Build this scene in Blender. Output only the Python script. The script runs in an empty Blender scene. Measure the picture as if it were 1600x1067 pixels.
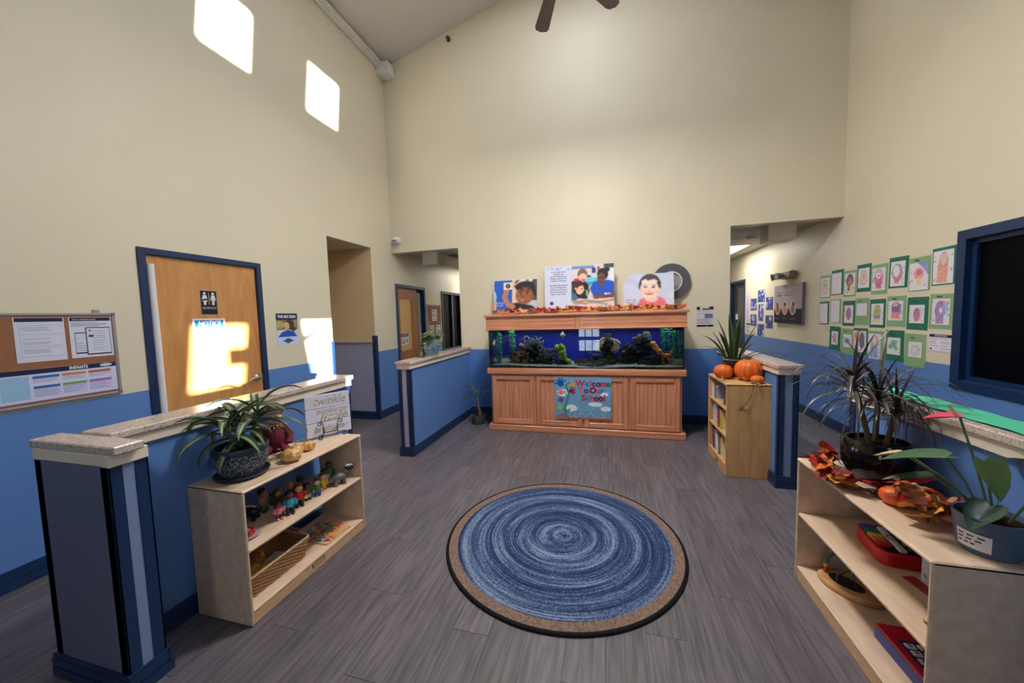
import bpy, bmesh, math, random
import numpy as np
from mathutils import Vector, Matrix
R = math.radians
sc = bpy.context.scene
col = sc.collection
# ------------------------------------------------------------------ camera
cd = bpy.data.cameras.new('camera'); cam = bpy.data.objects.new('camera', cd); col.objects.link(cam)
cd.sensor_width = 36.0; cd.lens = 568.43 / 1600 * 36; cd.clip_start = 0.02
def cam_rot(yaw, pit, rol):
    cy, sy, cp, sp, cr, sr = math.cos(yaw), math.sin(yaw), math.cos(pit), math.sin(pit), math.cos(rol), math.sin(rol)
    B = Matrix(((1, 0, 0), (0, 0, -1), (0, 1, 0)))
    Y = Matrix(((cy, sy, 0), (-sy, cy, 0), (0, 0, 1)))
    P = Matrix(((1, 0, 0), (0, cp, -sp), (0, sp, cp)))
    O = Matrix(((cr, -sr, 0), (sr, cr, 0), (0, 0, 1)))
    W = O @ P @ B @ Y
    return Matrix((W[0], -W[1], -W[2])).transposed()
cam.matrix_world = Matrix.Translation((0, 0, 1.5)) @ cam_rot(0.262183849, 0.0707426789, -0.0277417735).to_4x4()
sc.camera = cam
# ------------------------------------------------------------------ world, sun, daylight, exposure
sc.view_settings.view_transform = 'Standard'; sc.view_settings.look = 'None'
sc.view_settings.gamma = 1.0; sc.view_settings.use_curve_mapping = False
sc.view_settings.exposure = 0.68
sc.cycles.use_denoising = True
sc.cycles.max_bounces = 8; sc.cycles.diffuse_bounces = 5; sc.cycles.transparent_max_bounces = 12
sc.cycles.sample_clamp_indirect = 6.0; sc.cycles.caustics_reflective = False; sc.cycles.caustics_refractive = False
w = bpy.data.worlds.new('sky'); sc.world = w; w.use_nodes = True
bg = w.node_tree.nodes['Background']; bg.inputs[0].default_value = (0.62, 0.78, 1.0, 1); bg.inputs[1].default_value = 1.2
def light(name, kind, loc, direction, energy, color=(1, 1, 1), size=None):
    d = bpy.data.lights.new(name, kind); d.energy = energy; d.color = color
    if size: d.shape = 'RECTANGLE'; d.size, d.size_y = size
    o = bpy.data.objects.new(name, d); col.objects.link(o); o.location = loc
    o.rotation_euler = Vector(direction).to_track_quat('-Z', 'Y').to_euler()
    return o
SUN = (-1.0, 0.75, -0.12)
s = light('sun', 'SUN', (8, -6, 6), SUN, 34.0, (1.0, 0.96, 0.90)); s.data.angle = R(0.6)
light('daylight_clerestory', 'AREA', (2.62, -1.5, 4.1), (-1, 0.45, -0.1), 28, (0.84, 0.91, 1.0), (3.2, 1.6))
light('added_ridge_fill', 'AREA', (-0.343, 3.0, 6.08), (0, 0, -1), 85, (0.86, 0.92, 1.0), (1.1, 2.6))  # added fill lamp under the ridge, out of view
light('daylight_side_glazing', 'AREA', (2.62, -1.6, 1.5), (-1, 0.3, 0), 6, (0.88, 0.94, 1.0), (2.4, 1.9))
light('daylight_entry', 'AREA', (-0.65, -3.36, 1.2), (0, 1, 0), 14, (0.92, 0.96, 1.0), (0.8, 1.9))

# ------------------------------------------------------------------ materials
def lin(c):
    return tuple(((v / 255) / 12.92 if v / 255 <= 0.04045 else ((v / 255 + 0.055) / 1.055) ** 2.4) for v in c)
MATS = {}
def mat(name, rgb, rough=0.5, spec=0.5, metal=0.0, noise=None, bump=0.0, bscale=60.0, coat=0.0):
    if name in MATS: return MATS[name]
    m = bpy.data.materials.new(name); m.use_nodes = True; nt = m.node_tree; b = nt.nodes['Principled BSDF']
    c = lin(rgb); b.inputs['Base Color'].default_value = (*c, 1)
    b.inputs['Roughness'].default_value = rough; b.inputs['Metallic'].default_value = metal
    b.inputs['Specular IOR Level'].default_value = spec; b.inputs['Coat Weight'].default_value = coat
    if noise or bump:
        tc = nt.nodes.new('ShaderNodeTexCoord')
    if noise:
        n = nt.nodes.new('ShaderNodeTexNoise'); n.inputs['Scale'].default_value = noise[0]; n.inputs['Detail'].default_value = 4
        nt.links.new(tc.outputs['Object'], n.inputs['Vector'])
        r = nt.nodes.new('ShaderNodeValToRGB'); a = noise[1]
        r.color_ramp.elements[0].position = 0.3; r.color_ramp.elements[1].position = 0.7
        r.color_ramp.elements[0].color = (*[v * (1 - a) for v in c], 1); r.color_ramp.elements[1].color = (*[min(1, v * (1 + a)) for v in c], 1)
        nt.links.new(n.outputs['Fac'], r.inputs['Fac']); nt.links.new(r.outputs['Color'], b.inputs['Base Color'])
    if bump:
        n2 = nt.nodes.new('ShaderNodeTexNoise'); n2.inputs['Scale'].default_value = bscale
        nt.links.new(tc.outputs['Object'], n2.inputs['Vector'])
        bp = nt.nodes.new('ShaderNodeBump'); bp.inputs['Strength'].default_value = bump; bp.inputs['Distance'].default_value = 0.01
        nt.links.new(n2.outputs['Fac'], bp.inputs['Height']); nt.links.new(bp.outputs['Normal'], b.inputs['Normal'])
    MATS[name] = m; return m
def grain(name, c0, c1, stretch=(1, 1, 14), scale=6.0, rough=0.45, rand=0.0, dist=2.0, wave=False, coat=0.0, bands='X'):
    """wood: noise stretched along the grain, optional per-object tone"""
    m = bpy.data.materials.new(name); m.use_nodes = True; nt = m.node_tree; b = nt.nodes['Principled BSDF']
    N = nt.nodes.new; L = nt.links.new
    tc = N('ShaderNodeTexCoord'); mp = N('ShaderNodeMapping'); mp.inputs['Scale'].default_value = stretch
    L(tc.outputs['Object'], mp.inputs['Vector'])
    vec = mp.outputs['Vector']
    oi = N('ShaderNodeObjectInfo')
    if rand:
        ad = N('ShaderNodeVectorMath'); ad.operation = 'ADD'; cx = N('ShaderNodeMath'); cx.operation = 'MULTIPLY'; cx.inputs[1].default_value = 37.0
        L(oi.outputs['Random'], cx.inputs[0]); L(vec, ad.inputs[0]); L(cx.outputs[0], ad.inputs[1]); vec = ad.outputs[0]
    n = N('ShaderNodeTexNoise'); n.inputs['Scale'].default_value = scale; n.inputs['Detail'].default_value = 6; n.inputs['Distortion'].default_value = dist
    L(vec, n.inputs['Vector']); fac = n.outputs['Fac']
    if wave:
        wv = N('ShaderNodeTexWave'); wv.inputs['Scale'].default_value = wave; wv.bands_direction = bands; wv.inputs['Distortion'].default_value = 9; wv.inputs['Detail'].default_value = 3; wv.inputs['Detail Scale'].default_value = 0.7
        L(vec, wv.inputs['Vector']); mx = N('ShaderNodeMath'); mx.operation = 'MULTIPLY_ADD'; mx.inputs[1].default_value = 0.16
        hf = N('ShaderNodeMath'); hf.operation = 'MULTIPLY'; hf.inputs[1].default_value = 0.84
        L(n.outputs['Fac'], hf.inputs[0]); L(wv.outputs['Fac'], mx.inputs[0]); L(hf.outputs[0], mx.inputs[2]); fac = mx.outputs[0]
    r = N('ShaderNodeValToRGB'); r.color_ramp.elements[0].position = 0.3; r.color_ramp.elements[1].position = 0.7
    r.color_ramp.elements[0].color = (*lin(c0), 1); r.color_ramp.elements[1].color = (*lin(c1), 1); L(fac, r.inputs['Fac'])
    out = r.outputs['Color']
    if rand:
        hs = N('ShaderNodeHueSaturation'); ma = N('ShaderNodeMapRange'); ma.inputs[3].default_value = 1 - rand; ma.inputs[4].default_value = 1 + rand
        L(oi.outputs['Random'], ma.inputs[0]); L(ma.outputs[0], hs.inputs['Value']); L(out, hs.inputs['Color']); out = hs.outputs['Color']
    L(out, b.inputs['Base Color']); b.inputs['Roughness'].default_value = rough; b.inputs['Coat Weight'].default_value = coat
    bp = N('ShaderNodeBump'); bp.inputs['Strength'].default_value = 0.12; bp.inputs['Distance'].default_value = 0.004
    L(fac, bp.inputs['Height']); L(bp.outputs['Normal'], b.inputs['Normal'])
    MATS[name] = m; return m
CREAM = mat('cream_paint', (221, 212, 188), 0.48, 0.4, noise=(1.5, 0.02), bump=0.05, bscale=90)
BLUE = mat('blue_paint', (92, 132, 196), 0.45, 0.4, bump=0.04, bscale=90)
LAV = mat('lavender_paint', (172, 174, 200), 0.5, 0.4, bump=0.04, bscale=90)
NAVY = mat('navy_paint', (22, 48, 88), 0.35, 0.5)
WHITE = mat('white_paint', (226, 224, 222), 0.5)
TRIMC = mat('cream_trim', (232, 222, 204), 0.45)
CEIL = mat('ceiling_paint', (206, 203, 203), 0.7, 0.2)
TILEM = mat('ceiling_tile', (205, 200, 192), 0.8, 0.1, noise=(60, 0.05))
PLANK = grain('grey_plank', (74, 70, 76), (113, 106, 113), (16, 1.1, 1), 3.2, 0.42, rand=0.12, dist=0.6)
GROUT = mat('plank_joint', (58, 54, 57), 0.7)
BIRCH = grain('birch', (208, 178, 150), (228, 202, 176), (6, 1.2, 6), 4.0, 0.38, dist=0.4)
BIRCHE = grain('birch_edge', (196, 156, 116), (222, 186, 146), (6, 6, 30), 5.0, 0.4, dist=0.3)
MAPLE = grain('maple', (196, 148, 96), (218, 172, 118), (8, 8, 1.2), 3.0, 0.4, dist=0.5)
OAKH = grain('oak_horizontal', (186, 114, 82), (224, 160, 124), (0.5, 4, 8), 3.5, 0.38, wave=0.8, dist=0.8, coat=0.15, bands='Z')
OAKV = grain('oak_vertical', (184, 112, 80), (222, 158, 122), (8, 4, 0.5), 3.5, 0.38, wave=0.8, dist=0.8, coat=0.15)
DOORW = grain('door_veneer', (186, 128, 72), (214, 158, 98), (4, 4, 0.7), 2.2, 0.35, dist=1.6, coat=0.2)
BLACK = mat('black', (16, 16, 18), 0.4); STEEL = mat('steel', (176, 178, 184), 0.28, metal=1.0)
ALU = mat('aluminium', (170, 172, 178), 0.4, metal=0.7); PAPER = mat('white_paper', (232, 230, 236), 0.7, 0.2)
GLASSD = mat('dark_glass', (7, 8, 13), 0.3, 0.05)
CORK = mat('cork', (150, 104, 78), 0.9, 0.1, noise=(120, 0.15))
SOIL = mat('soil', (44, 32, 26), 0.95, 0.1, noise=(80, 0.4))
def granite():
    m = bpy.data.materials.new('granite'); m.use_nodes = True; nt = m.node_tree; b = nt.nodes['Principled BSDF']; N = nt.nodes.new; L = nt.links.new
    tc = N('ShaderNodeTexCoord'); v = N('ShaderNodeTexVoronoi'); v.inputs['Scale'].default_value = 300; L(tc.outputs['Object'], v.inputs['Vector'])
    n = N('ShaderNodeTexNoise'); n.inputs['Scale'].default_value = 45; n.inputs['Detail'].default_value = 5; L(tc.outputs['Object'], n.inputs['Vector'])
    sp = N('ShaderNodeSeparateColor'); L(v.outputs['Color'], sp.inputs[0])
    mx = N('ShaderNodeMath'); mx.operation = 'MULTIPLY_ADD'; mx.inputs[1].default_value = 0.55; L(sp.outputs[0], mx.inputs[0])
    h = N('ShaderNodeMath'); h.operation = 'MULTIPLY'; h.inputs[1].default_value = 0.5; L(n.outputs['Fac'], h.inputs[0]); L(h.outputs[0], mx.inputs[2])
    r = N('ShaderNodeValToRGB'); e = r.color_ramp.elements
    e[0].position = 0.22; e[0].color = (*lin((120, 106, 100)), 1); e[1].position = 0.85; e[1].color = (*lin((224, 212, 204)), 1)
    a = e.new(0.34); a.color = (*lin((178, 160, 150)), 1); a = e.new(0.6); a.color = (*lin((204, 188, 176)), 1)
    L(mx.outputs[0], r.inputs['Fac']); L(r.outputs['Color'], b.inputs['Base Color']); b.inputs['Roughness'].default_value = 0.16
    MATS['granite'] = m; return m
GRAN = granite()
def attr_print():
    m = bpy.data.materials.new('printed_colour'); m.use_nodes = True; nt = m.node_tree; b = nt.nodes['Principled BSDF']
    a = nt.nodes.new('ShaderNodeAttribute'); a.attribute_name = 'Col'; nt.links.new(a.outputs['Color'], b.inputs['Base Color'])
    b.inputs['Roughness'].default_value = 0.55; b.inputs['Specular IOR Level'].default_value = 0.3
    return m
PRINT = attr_print()
def clear_mat(name, tint, gloss_max=0.9, ior=1.45):
    """clear pane: see-through with a Fresnel mirror on top"""
    m = bpy.data.materials.new(name); m.use_nodes = True; nt = m.node_tree; nt.nodes.remove(nt.nodes['Principled BSDF']); N = nt.nodes.new; L = nt.links.new
    t = N('ShaderNodeBsdfTransparent'); t.inputs[0].default_value = (*tint, 1); g = N('ShaderNodeBsdfGlossy'); g.inputs['Roughness'].default_value = 0.01
    f = N('ShaderNodeFresnel'); f.inputs['IOR'].default_value = ior; x = N('ShaderNodeMixShader')
    L(f.outputs[0], x.inputs[0]); L(t.outputs[0], x.inputs[1]); L(g.outputs[0], x.inputs[2]); L(x.outputs[0], nt.nodes['Material Output'].inputs[0])
    return m
PANE = clear_mat('clear_glass', (0.93, 0.97, 0.96), ior=1.6)
WATER = clear_mat('water', (0.88, 0.94, 0.98), ior=1.05)
def emit(name, rgb, k):
    m = bpy.data.materials.new(name); m.use_nodes = True; b = m.node_tree.nodes['Principled BSDF']
    b.inputs['Base Color'].default_value = (*lin(rgb), 1); b.inputs['Emission Color'].default_value = (*lin(rgb), 1); b.inputs['Emission Strength'].default_value = k
    return m

# ------------------------------------------------------------------ mesh builder
class MB:
    def __init__(s): s.v = []; s.f = []; s.m = []
    def add(s, vs, fs, mi=0):
        o = len(s.v); s.v += [tuple(p) for p in vs]; s.f += [tuple(i + o for i in f) for f in fs]; s.m += [mi] * len(fs); return s
    def box(s, a, b, c=0.0, mi=0):
        x0, y0, z0 = a; x1, y1, z1 = b
        x0, x1 = min(x0, x1), max(x0, x1); y0, y1 = min(y0, y1), max(y0, y1); z0, z1 = min(z0, z1), max(z0, z1)
        if c <= 0:
            vs = [(x, y, z) for x in (x0, x1) for y in (y0, y1) for z in (z0, z1)]
            return s.add(vs, [(0, 1, 3, 2), (4, 6, 7, 5), (0, 4, 5, 1), (2, 3, 7, 6), (0, 2, 6, 4), (1, 5, 7, 3)], mi)
        c = min(c, (x1 - x0) * .49, (y1 - y0) * .49, (z1 - z0) * .49)
        lo = (x0, y0, z0); hi = (x1, y1, z1); idx = {}; vs = []
        for sx in (0, 1):
            for sy in (0, 1):
                for sz in (0, 1):
                    S = (sx, sy, sz)
                    for ax in range(3):
                        p = [(hi[i] if S[i] else lo[i]) if i == ax else (hi[i] - c if S[i] else lo[i] + c) for i in range(3)]
                        idx[S, ax] = len(vs); vs.append(p)
        fs = []
        for ax in range(3):
            u, w_ = [(1, 2), (0, 2), (0, 1)][ax]
            for sg in (0, 1):
                q = []
                for (p, r) in ((0, 0), (1, 0), (1, 1), (0, 1)):
                    S = [0, 0, 0]; S[ax] = sg; S[u] = p; S[w_] = r; q.append(idx[tuple(S), ax])
                fs.append(q)
            for p in (0, 1):
                for r in (0, 1):
                    S0 = [0, 0, 0]; S0[u] = p; S0[w_] = r; S1 = list(S0); S1[ax] = 1
                    fs.append([idx[tuple(S0), u], idx[tuple(S1), u], idx[tuple(S1), w_], idx[tuple(S0), w_]])
        for sx in (0, 1):
            for sy in (0, 1):
                for sz in (0, 1): fs.append([idx[(sx, sy, sz), a_] for a_ in range(3)])
        return s.add(vs, fs, mi)
    def lathe(s, prof, n=24, c=(0, 0, 0), mi=0, rib=None, sx=1, sy=1, cap=True):
        vs = []; fs = []
        for r, z in prof:
            for k in range(n):
                a = 2 * math.pi * k / n; q = r * (rib(a, z) if rib else 1)
                vs.append((c[0] + q * math.cos(a) * sx, c[1] + q * math.sin(a) * sy, c[2] + z))
        for i in range(len(prof) - 1):
            for k in range(n):
                fs.append((i * n + k, i * n + (k + 1) % n, (i + 1) * n + (k + 1) % n, (i + 1) * n + k))
        if cap and prof[0][0] > 1e-4: fs.append(tuple(range(n))[::-1])
        if cap and prof[-1][0] > 1e-4: fs.append(tuple((len(prof) - 1) * n + k for k in range(n)))
        return s.add(vs, fs, mi)
    def tube(s, path, rad, n=8, mi=0, closed=False, up=(0, 0, 1)):
        P = [Vector(p) for p in path]; k = len(P); vs = []; fs = []
        for i, p in enumerate(P):
            t = (P[(i + 1) % k] - P[i - 1]) if closed else (P[min(i + 1, k - 1)] - P[max(i - 1, 0)])
            if t.length < 1e-9: t = Vector((0, 0, 1))
            t.normalize(); u = Vector(up)
            if abs(t.dot(u)) > 0.95: u = Vector((1, 0, 0)) if abs(t.x) < .9 else Vector((0, 1, 0))
            a = t.cross(u).normalized(); b = t.cross(a).normalized()
            r = rad[i] if isinstance(rad, (list, tuple)) else rad
            for j in range(n):
                q = 2 * math.pi * j / n; vs.append(p + a * (r * math.cos(q)) + b * (r * math.sin(q)))
        for i in range(k if closed else k - 1):
            for j in range(n):
                i2 = (i + 1) % k; fs.append((i * n + j, i * n + (j + 1) % n, i2 * n + (j + 1) % n, i2 * n + j))
        if not closed: fs.append(tuple(range(n))[::-1]); fs.append(tuple((k - 1) * n + j for j in range(n)))
        return s.add(vs, fs, mi)
    def prism(s, poly, d0, d1, axis='y', mi=0):
        """extrude a 2-D outline: axis y -> outline in xz; z -> xy; x -> yz"""
        n = len(poly)
        f = {'y': lambda p, d: (p[0], d, p[1]), 'z': lambda p, d: (p[0], p[1], d), 'x': lambda p, d: (d, p[0], p[1])}[axis]
        vs = [f(p, d0) for p in poly] + [f(p, d1) for p in poly]
        fs = [tuple(range(n)), tuple(range(2 * n - 1, n - 1, -1))] + [(i, (i + 1) % n, n + (i + 1) % n, n + i) for i in range(n)]
        return s.add(vs, fs, mi)
    def ell(s, c, r, n=14, m=9, mi=0, rough=0.0, rng=None):
        vs = [(c[0], c[1], c[2] - r[2])]
        for i in range(1, m):
            t = math.pi * i / m
            for k in range(n):
                a = 2 * math.pi * k / n; q = 1 + (rng.uniform(-rough, rough) if rough else 0)
                vs.append((c[0] + r[0] * math.sin(t) * math.cos(a) * q, c[1] + r[1] * math.sin(t) * math.sin(a) * q, c[2] - r[2] * math.cos(t) * q))
        vs.append((c[0], c[1], c[2] + r[2])); L = len(vs) - 1; fs = []
        for k in range(n):
            fs.append((0, 1 + (k + 1) % n, 1 + k)); fs.append((L, L - n + k, L - n + (k + 1) % n))
            for i in range(m - 2): fs.append((1 + i * n + k, 1 + i * n + (k + 1) % n, 1 + (i + 1) * n + (k + 1) % n, 1 + (i + 1) * n + k))
        return s.add(vs, fs, mi)
    def xf(s, M, i0=0):
        s.v = s.v[:i0] + [tuple(M @ Vector(p)) for p in s.v[i0:]]; return s
    def mesh(s, name, mats, smooth=False, recalc=True):
        me = bpy.data.meshes.new(name); me.from_pydata(s.v, [], s.f)
        for m in (mats if isinstance(mats, (list, tuple)) else [mats]): me.materials.append(m)
        me.polygons.foreach_set('material_index', s.m)
        if recalc:
            bm = bmesh.new(); bm.from_mesh(me); bmesh.ops.recalc_face_normals(bm, faces=bm.faces); bm.to_mesh(me); bm.free()
        if smooth:
            me.polygons.foreach_set('use_smooth', [True] * len(me.polygons))
            if smooth != 'full':
                try: me.set_sharp_from_angle(angle=R(40))
                except Exception: pass
        me.update(); return me
    def build(s, name, mats, parent=None, smooth=False, loc=None, rz=0, recalc=True):
        return obj(name, s.mesh(name, mats, smooth, recalc), parent, loc, rz)
def obj(name, me, parent=None, loc=None, rz=0):
    o = bpy.data.objects.new(name, me); col.objects.link(o); o.parent = parent
    if loc: o.location = loc
    if rz: o.rotation_euler[2] = rz
    return o
def tag(o, label=None, cat=None, group=None, kind=None):
    if label: o['label'] = label
    if cat: o['category'] = cat
    if group: o['group'] = group
    if kind: o['kind'] = kind
    return o
def thing(name, label, cat, loc=(0, 0, 0), rz=0, group=None, kind=None):
    o = bpy.data.objects.new(name, None); col.objects.link(o); o.empty_display_size = 0.05
    o.location = loc; o.rotation_euler[2] = rz
    return tag(o, label, cat, group, kind)
def struct(o, label, cat): return tag(o, label, cat, kind='structure')
def bx(name, a, b, m, parent=None, c=0.0): return MB().box(a, b, c).build(name, m, parent)
def dup(o, parent=None):
    c = o.copy(); col.objects.link(c); c.parent = parent
    for ch in [q for q in bpy.data.objects if q.parent == o]: dup(ch, c)
    return c
# flat print painter ---------------------------------------------------------
class Cv:
    def __init__(s, w, h, bg):
        s.w, s.h = w, h; s.a = np.empty((h, w, 3)); s.a[:] = bg
        s.X, s.Y = np.meshgrid((np.arange(w) + .5) / w, (np.arange(h) + .5) / h)
    def put(s, mask, c, al=1.0):
        s.a[mask] = s.a[mask] * (1 - al) + np.array(c) * al; return s
    def rect(s, x0, y0, x1, y1, c, al=1.0): return s.put((s.X >= x0) & (s.X <= x1) & (s.Y >= y0) & (s.Y <= y1), c, al)
    def ell(s, cx, cy, rx, ry, c, al=1.0): return s.put(((s.X - cx) / rx) ** 2 + ((s.Y - cy) / ry) ** 2 <= 1, c, al)
    def ring(s, cx, cy, rx, ry, t, c, al=1.0):
        d = ((s.X - cx) / rx) ** 2 + ((s.Y - cy) / ry) ** 2; return s.put((d <= 1) & (d >= (1 - t) ** 2), c, al)
    def poly(s, P, c, al=1.0):
        ins = np.zeros(s.X.shape, bool); n = len(P)
        for i in range(n):
            (xa, ya), (xb, yb) = P[i], P[(i + 1) % n]
            if ya == yb: continue
            cr = ((ya > s.Y) != (yb > s.Y)) & (s.X < (xb - xa) * (s.Y - ya) / (yb - ya) + xa); ins ^= cr
        return s.put(ins, c, al)
    def line(s, P, t, c, al=1.0):
        asp = s.h / s.w
        for (xa, ya), (xb, yb) in zip(P, P[1:]):
            dx, dy = xb - xa, (yb - ya) * asp; L = dx * dx + dy * dy + 1e-12
            q = np.clip(((s.X - xa) * dx + (s.Y - ya) * asp * dy) / L, 0, 1)
            d = np.hypot(s.X - xa - q * dx, (s.Y - ya) * asp - q * dy); s.put(d <= t, c, al)
        return s
    def grad(s, y0, y1, c0, c1):
        m = (s.Y >= y0) & (s.Y <= y1); t = ((s.Y - y0) / (y1 - y0))[m][:, None]
        s.a[m] = np.array(c0) * (1 - t) + np.array(c1) * t; return s
    def blur(s, n=2):
        for _ in range(n):
            p = np.pad(s.a, ((1, 1), (1, 1), (0, 0)), mode='edge'); s.a = (p[1:-1, 1:-1] * 4 + (p[:-2, 1:-1] + p[2:, 1:-1] + p[1:-1, :-2] + p[1:-1, 2:]) * 2 + p[:-2, :-2] + p[2:, 2:] + p[:-2, 2:] + p[2:, :-2]) / 16
        return s
    def noise(s, amp, seed=0):
        s.a = np.clip(s.a + np.random.RandomState(seed).uniform(-amp, amp, s.a.shape[:2])[:, :, None], 0, 255); return s
    def mesh(s, name, W, H):
        w_, h_ = s.w, s.h; k = w_ * h_
        x = (np.arange(w_) / (w_ - 1) - .5) * W; z = np.arange(h_) / (h_ - 1) * H
        gx, gz = np.meshgrid(x, z); V = np.stack([gx.ravel(), np.zeros(k), gz.ravel()], 1)
        i = (np.arange(h_ - 1)[:, None] * w_ + np.arange(w_ - 1)[None, :]).ravel()
        F = np.stack([i, i + 1, i + w_ + 1, i + w_], 1)
        me = bpy.data.meshes.new(name); me.from_pydata(V.tolist(), [], F.tolist())
        q = np.clip(s.a.reshape(-1, 3) / 255, 0, 1); L = np.where(q <= .04045, q / 12.92, ((q + .055) / 1.055) ** 2.4)
        at = me.attributes.new('Col', 'FLOAT_COLOR', 'POINT'); at.data.foreach_set('color', np.concatenate([L, np.ones((k, 1))], 1).ravel().astype(np.float32))
        me.materials.append(PRINT); return me
def text_mesh(body, size, fitw=None, shear=0.0, bold=0.0, depth=0.0, align='CENTER', spacing=1.0, line=1.0):
    cu = bpy.data.curves.new('lettering', 'FONT'); cu.body = body; cu.size = size; cu.shear = shear; cu.offset = bold; cu.extrude = depth
    cu.align_x = align; cu.align_y = 'CENTER'; cu.space_character = spacing; cu.space_line = line; cu.resolution_u = 2
    t = bpy.data.objects.new('t', cu); col.objects.link(t); bpy.context.view_layer.update()
    me = bpy.data.meshes.new_from_object(t.evaluated_get(bpy.context.evaluated_depsgraph_get()))
    bpy.data.objects.remove(t); bpy.data.curves.remove(cu)
    me.transform(Matrix.Rotation(R(90), 4, 'X'))
    if fitw and len(me.vertices):
        xs = [v.co.x for v in me.vertices]; q = fitw / max(1e-6, max(xs) - min(xs)); me.transform(Matrix.Diagonal((q, 1, 1, 1)))
    return me
def lettering(body, size, m, parent, x, z, y=-0.002, name='lettering', **k):
    me = text_mesh(body, size, **k); me.materials.clear(); me.materials.append(m)
    return obj(name, me, parent, (x, y, z))
# ------------------------------------------------------------------ setting
XL, XR, YB, YF, ZH, ZC = -3.344, 2.658, 5.2, -3.2, 2.545, 2.61
EAVE, RIDGE, XM = 5.34, 6.17, -0.343
def wall(name, axis, pos, thick, u0, u1, z0, z1, holes, bands, label, extra_u=(), gable=None):
    """wall slab with rectangular openings; bands = [(z_top, material)] from the floor up"""
    us = sorted({u0, u1, *[q for h in holes for q in h[:2] if u0 <= q <= u1], *extra_u})
    zs = sorted({z0, z1, *[q for h in holes for q in h[2:] if z0 <= q <= z1], *[b[0] for b in bands if z0 < b[0] < z1]})
    mats = [b[1] for b in bands]; mb = MB()
    def solid(i, j):
        if i < 0 or j < 0 or i >= len(us) - 1 or j >= len(zs) - 1: return False
        u, z = (us[i] + us[i + 1]) / 2, (zs[j] + zs[j + 1]) / 2
        return not any(h[0] < u < h[1] and h[2] < z < h[3] for h in holes)
    P = (lambda u, z, d: (d, u, z)) if axis == 'x' else (lambda u, z, d: (u, d, z))
    a, b = pos, pos + thick
    for i in range(len(us) - 1):
        for j in range(len(zs) - 1):
            if not solid(i, j): continue
            zc = (zs[j] + zs[j + 1]) / 2; mi = next((k for k, q in enumerate(bands) if zc < q[0]), len(bands) - 1)
            A, B, C, D = us[i], us[i + 1], zs[j], zs[j + 1]
            for d in (a, b): mb.add([P(A, C, d), P(B, C, d), P(B, D, d), P(A, D, d)], [(0, 1, 2, 3)], mi)
            for di, dj, q in ((-1, 0, ((A, C), (A, D))), (1, 0, ((B, C), (B, D))), (0, -1, ((A, C), (B, C))), (0, 1, ((A, D), (B, D)))):
                if not solid(i + di, j + dj):
                    (p, r), (s_, t) = q; mb.add([P(p, r, a), P(s_, t, a), P(s_, t, b), P(p, r, b)], [(0, 1, 2, 3)], mi)
    if gable: mb.prism(gable, a, b, 'y', len(bands) - 1)
    o = mb.build(name, mats, recalc=False)
    return struct(o, label, 'wall')
D_L, D_R = 1.02, 1.003
SY, SZ = 4.5, 0.72
par = lambda P: [(y - SY, z + SZ) for y, z in P]
sunw = [par(((2.463, 3.93), (2.92, 3.93), (2.986, 4.5), (2.53, 4.5))), par(((3.62, 3.935), (4.097, 3.935), (4.168, 4.5), (3.694, 4.5))),
        par(((2.158, 0.935), (2.629, 0.935), (2.70, 1.49), (2.225, 1.49))), par(((3.46, 0.75), (3.82, 0.75), (3.90, 1.505), (3.345, 1.505)))]
sun_holes = [(min(p[0] for p in P) - .12, max(p[0] for p in P) + .12, min(p[1] for p in P) - .1, max(p[1] for p in P) + .06) for P in sunw]
wall('wall_left', 'x', XL, -0.14, YF, 10, 0, EAVE, [(1.95, 2.846, 0, 2.044), (3.812, 4.672, 0, 2.543), (5.29, 6.19, 0, 2.035), (6.97, 7.9, 0.83, 2.0)],
     [(D_L, BLUE), (9, CREAM)], 'tall left wall, cream above a blue painted dado')
wall('wall_right', 'x', XR, 0.14, YF, 10, 0, EAVE, [(2.25, 3.64, 0.897, 1.99), (8.4, 9.22, 0, 2.06)] + sun_holes,
     [(D_R, BLUE), (9, CREAM)], 'tall right wall, cream above a blue painted dado')
GABLE = [(XL, EAVE), (XR, EAVE), (XM, RIDGE)]
wall('wall_back', 'y', YB, 0.15, XL, XR, 0, EAVE, [(XL, -2.2, 0, ZH), (1.479, XR, 0, ZH)], [(D_R, BLUE), (9, CREAM)],
     'cream back wall with blue dado between two openings', gable=GABLE)
wall('wall_front', 'y', YF, -0.14, XL, XR, 0, EAVE, [(-1.05, -0.25, 0.05, 2.2)], [(D_R, MATS['navy_paint']), (9, mat('bounce_cut_brown', (84, 72, 64), .6))], 'unseen entry wall with a glazed door, browned to cut bounce light', gable=GABLE)  # dark colours put on this unseen wall to cut bounce light
o = MB().box((XL, 9.9, 0), (XR, 10.0, ZC), mi=0).build('wall_corridor_end', CREAM); struct(o, 'cream wall at the far end of the corridor', 'wall')
o = MB().box((-2.35, 6.6, 0), (1.6, 6.7, ZC)).build('wall_corridor_inner', CREAM); struct(o, 'cream wall inside the corridor behind the tank wall', 'wall')
# alcove passage off the left wall
mb = MB()
for y0, y1 in ((4.672, 4.77), (3.712, 3.812)):
    mb.box((-5.2, y0, 0), (XL - .14, y1, 1.168), mi=1).box((-5.2, y0, 1.168), (XL - .14, y1, 2.64), mi=0)
mb.box((-5.3, 3.712, 0), (-5.2, 4.77, 2.64), mi=0)
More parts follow.
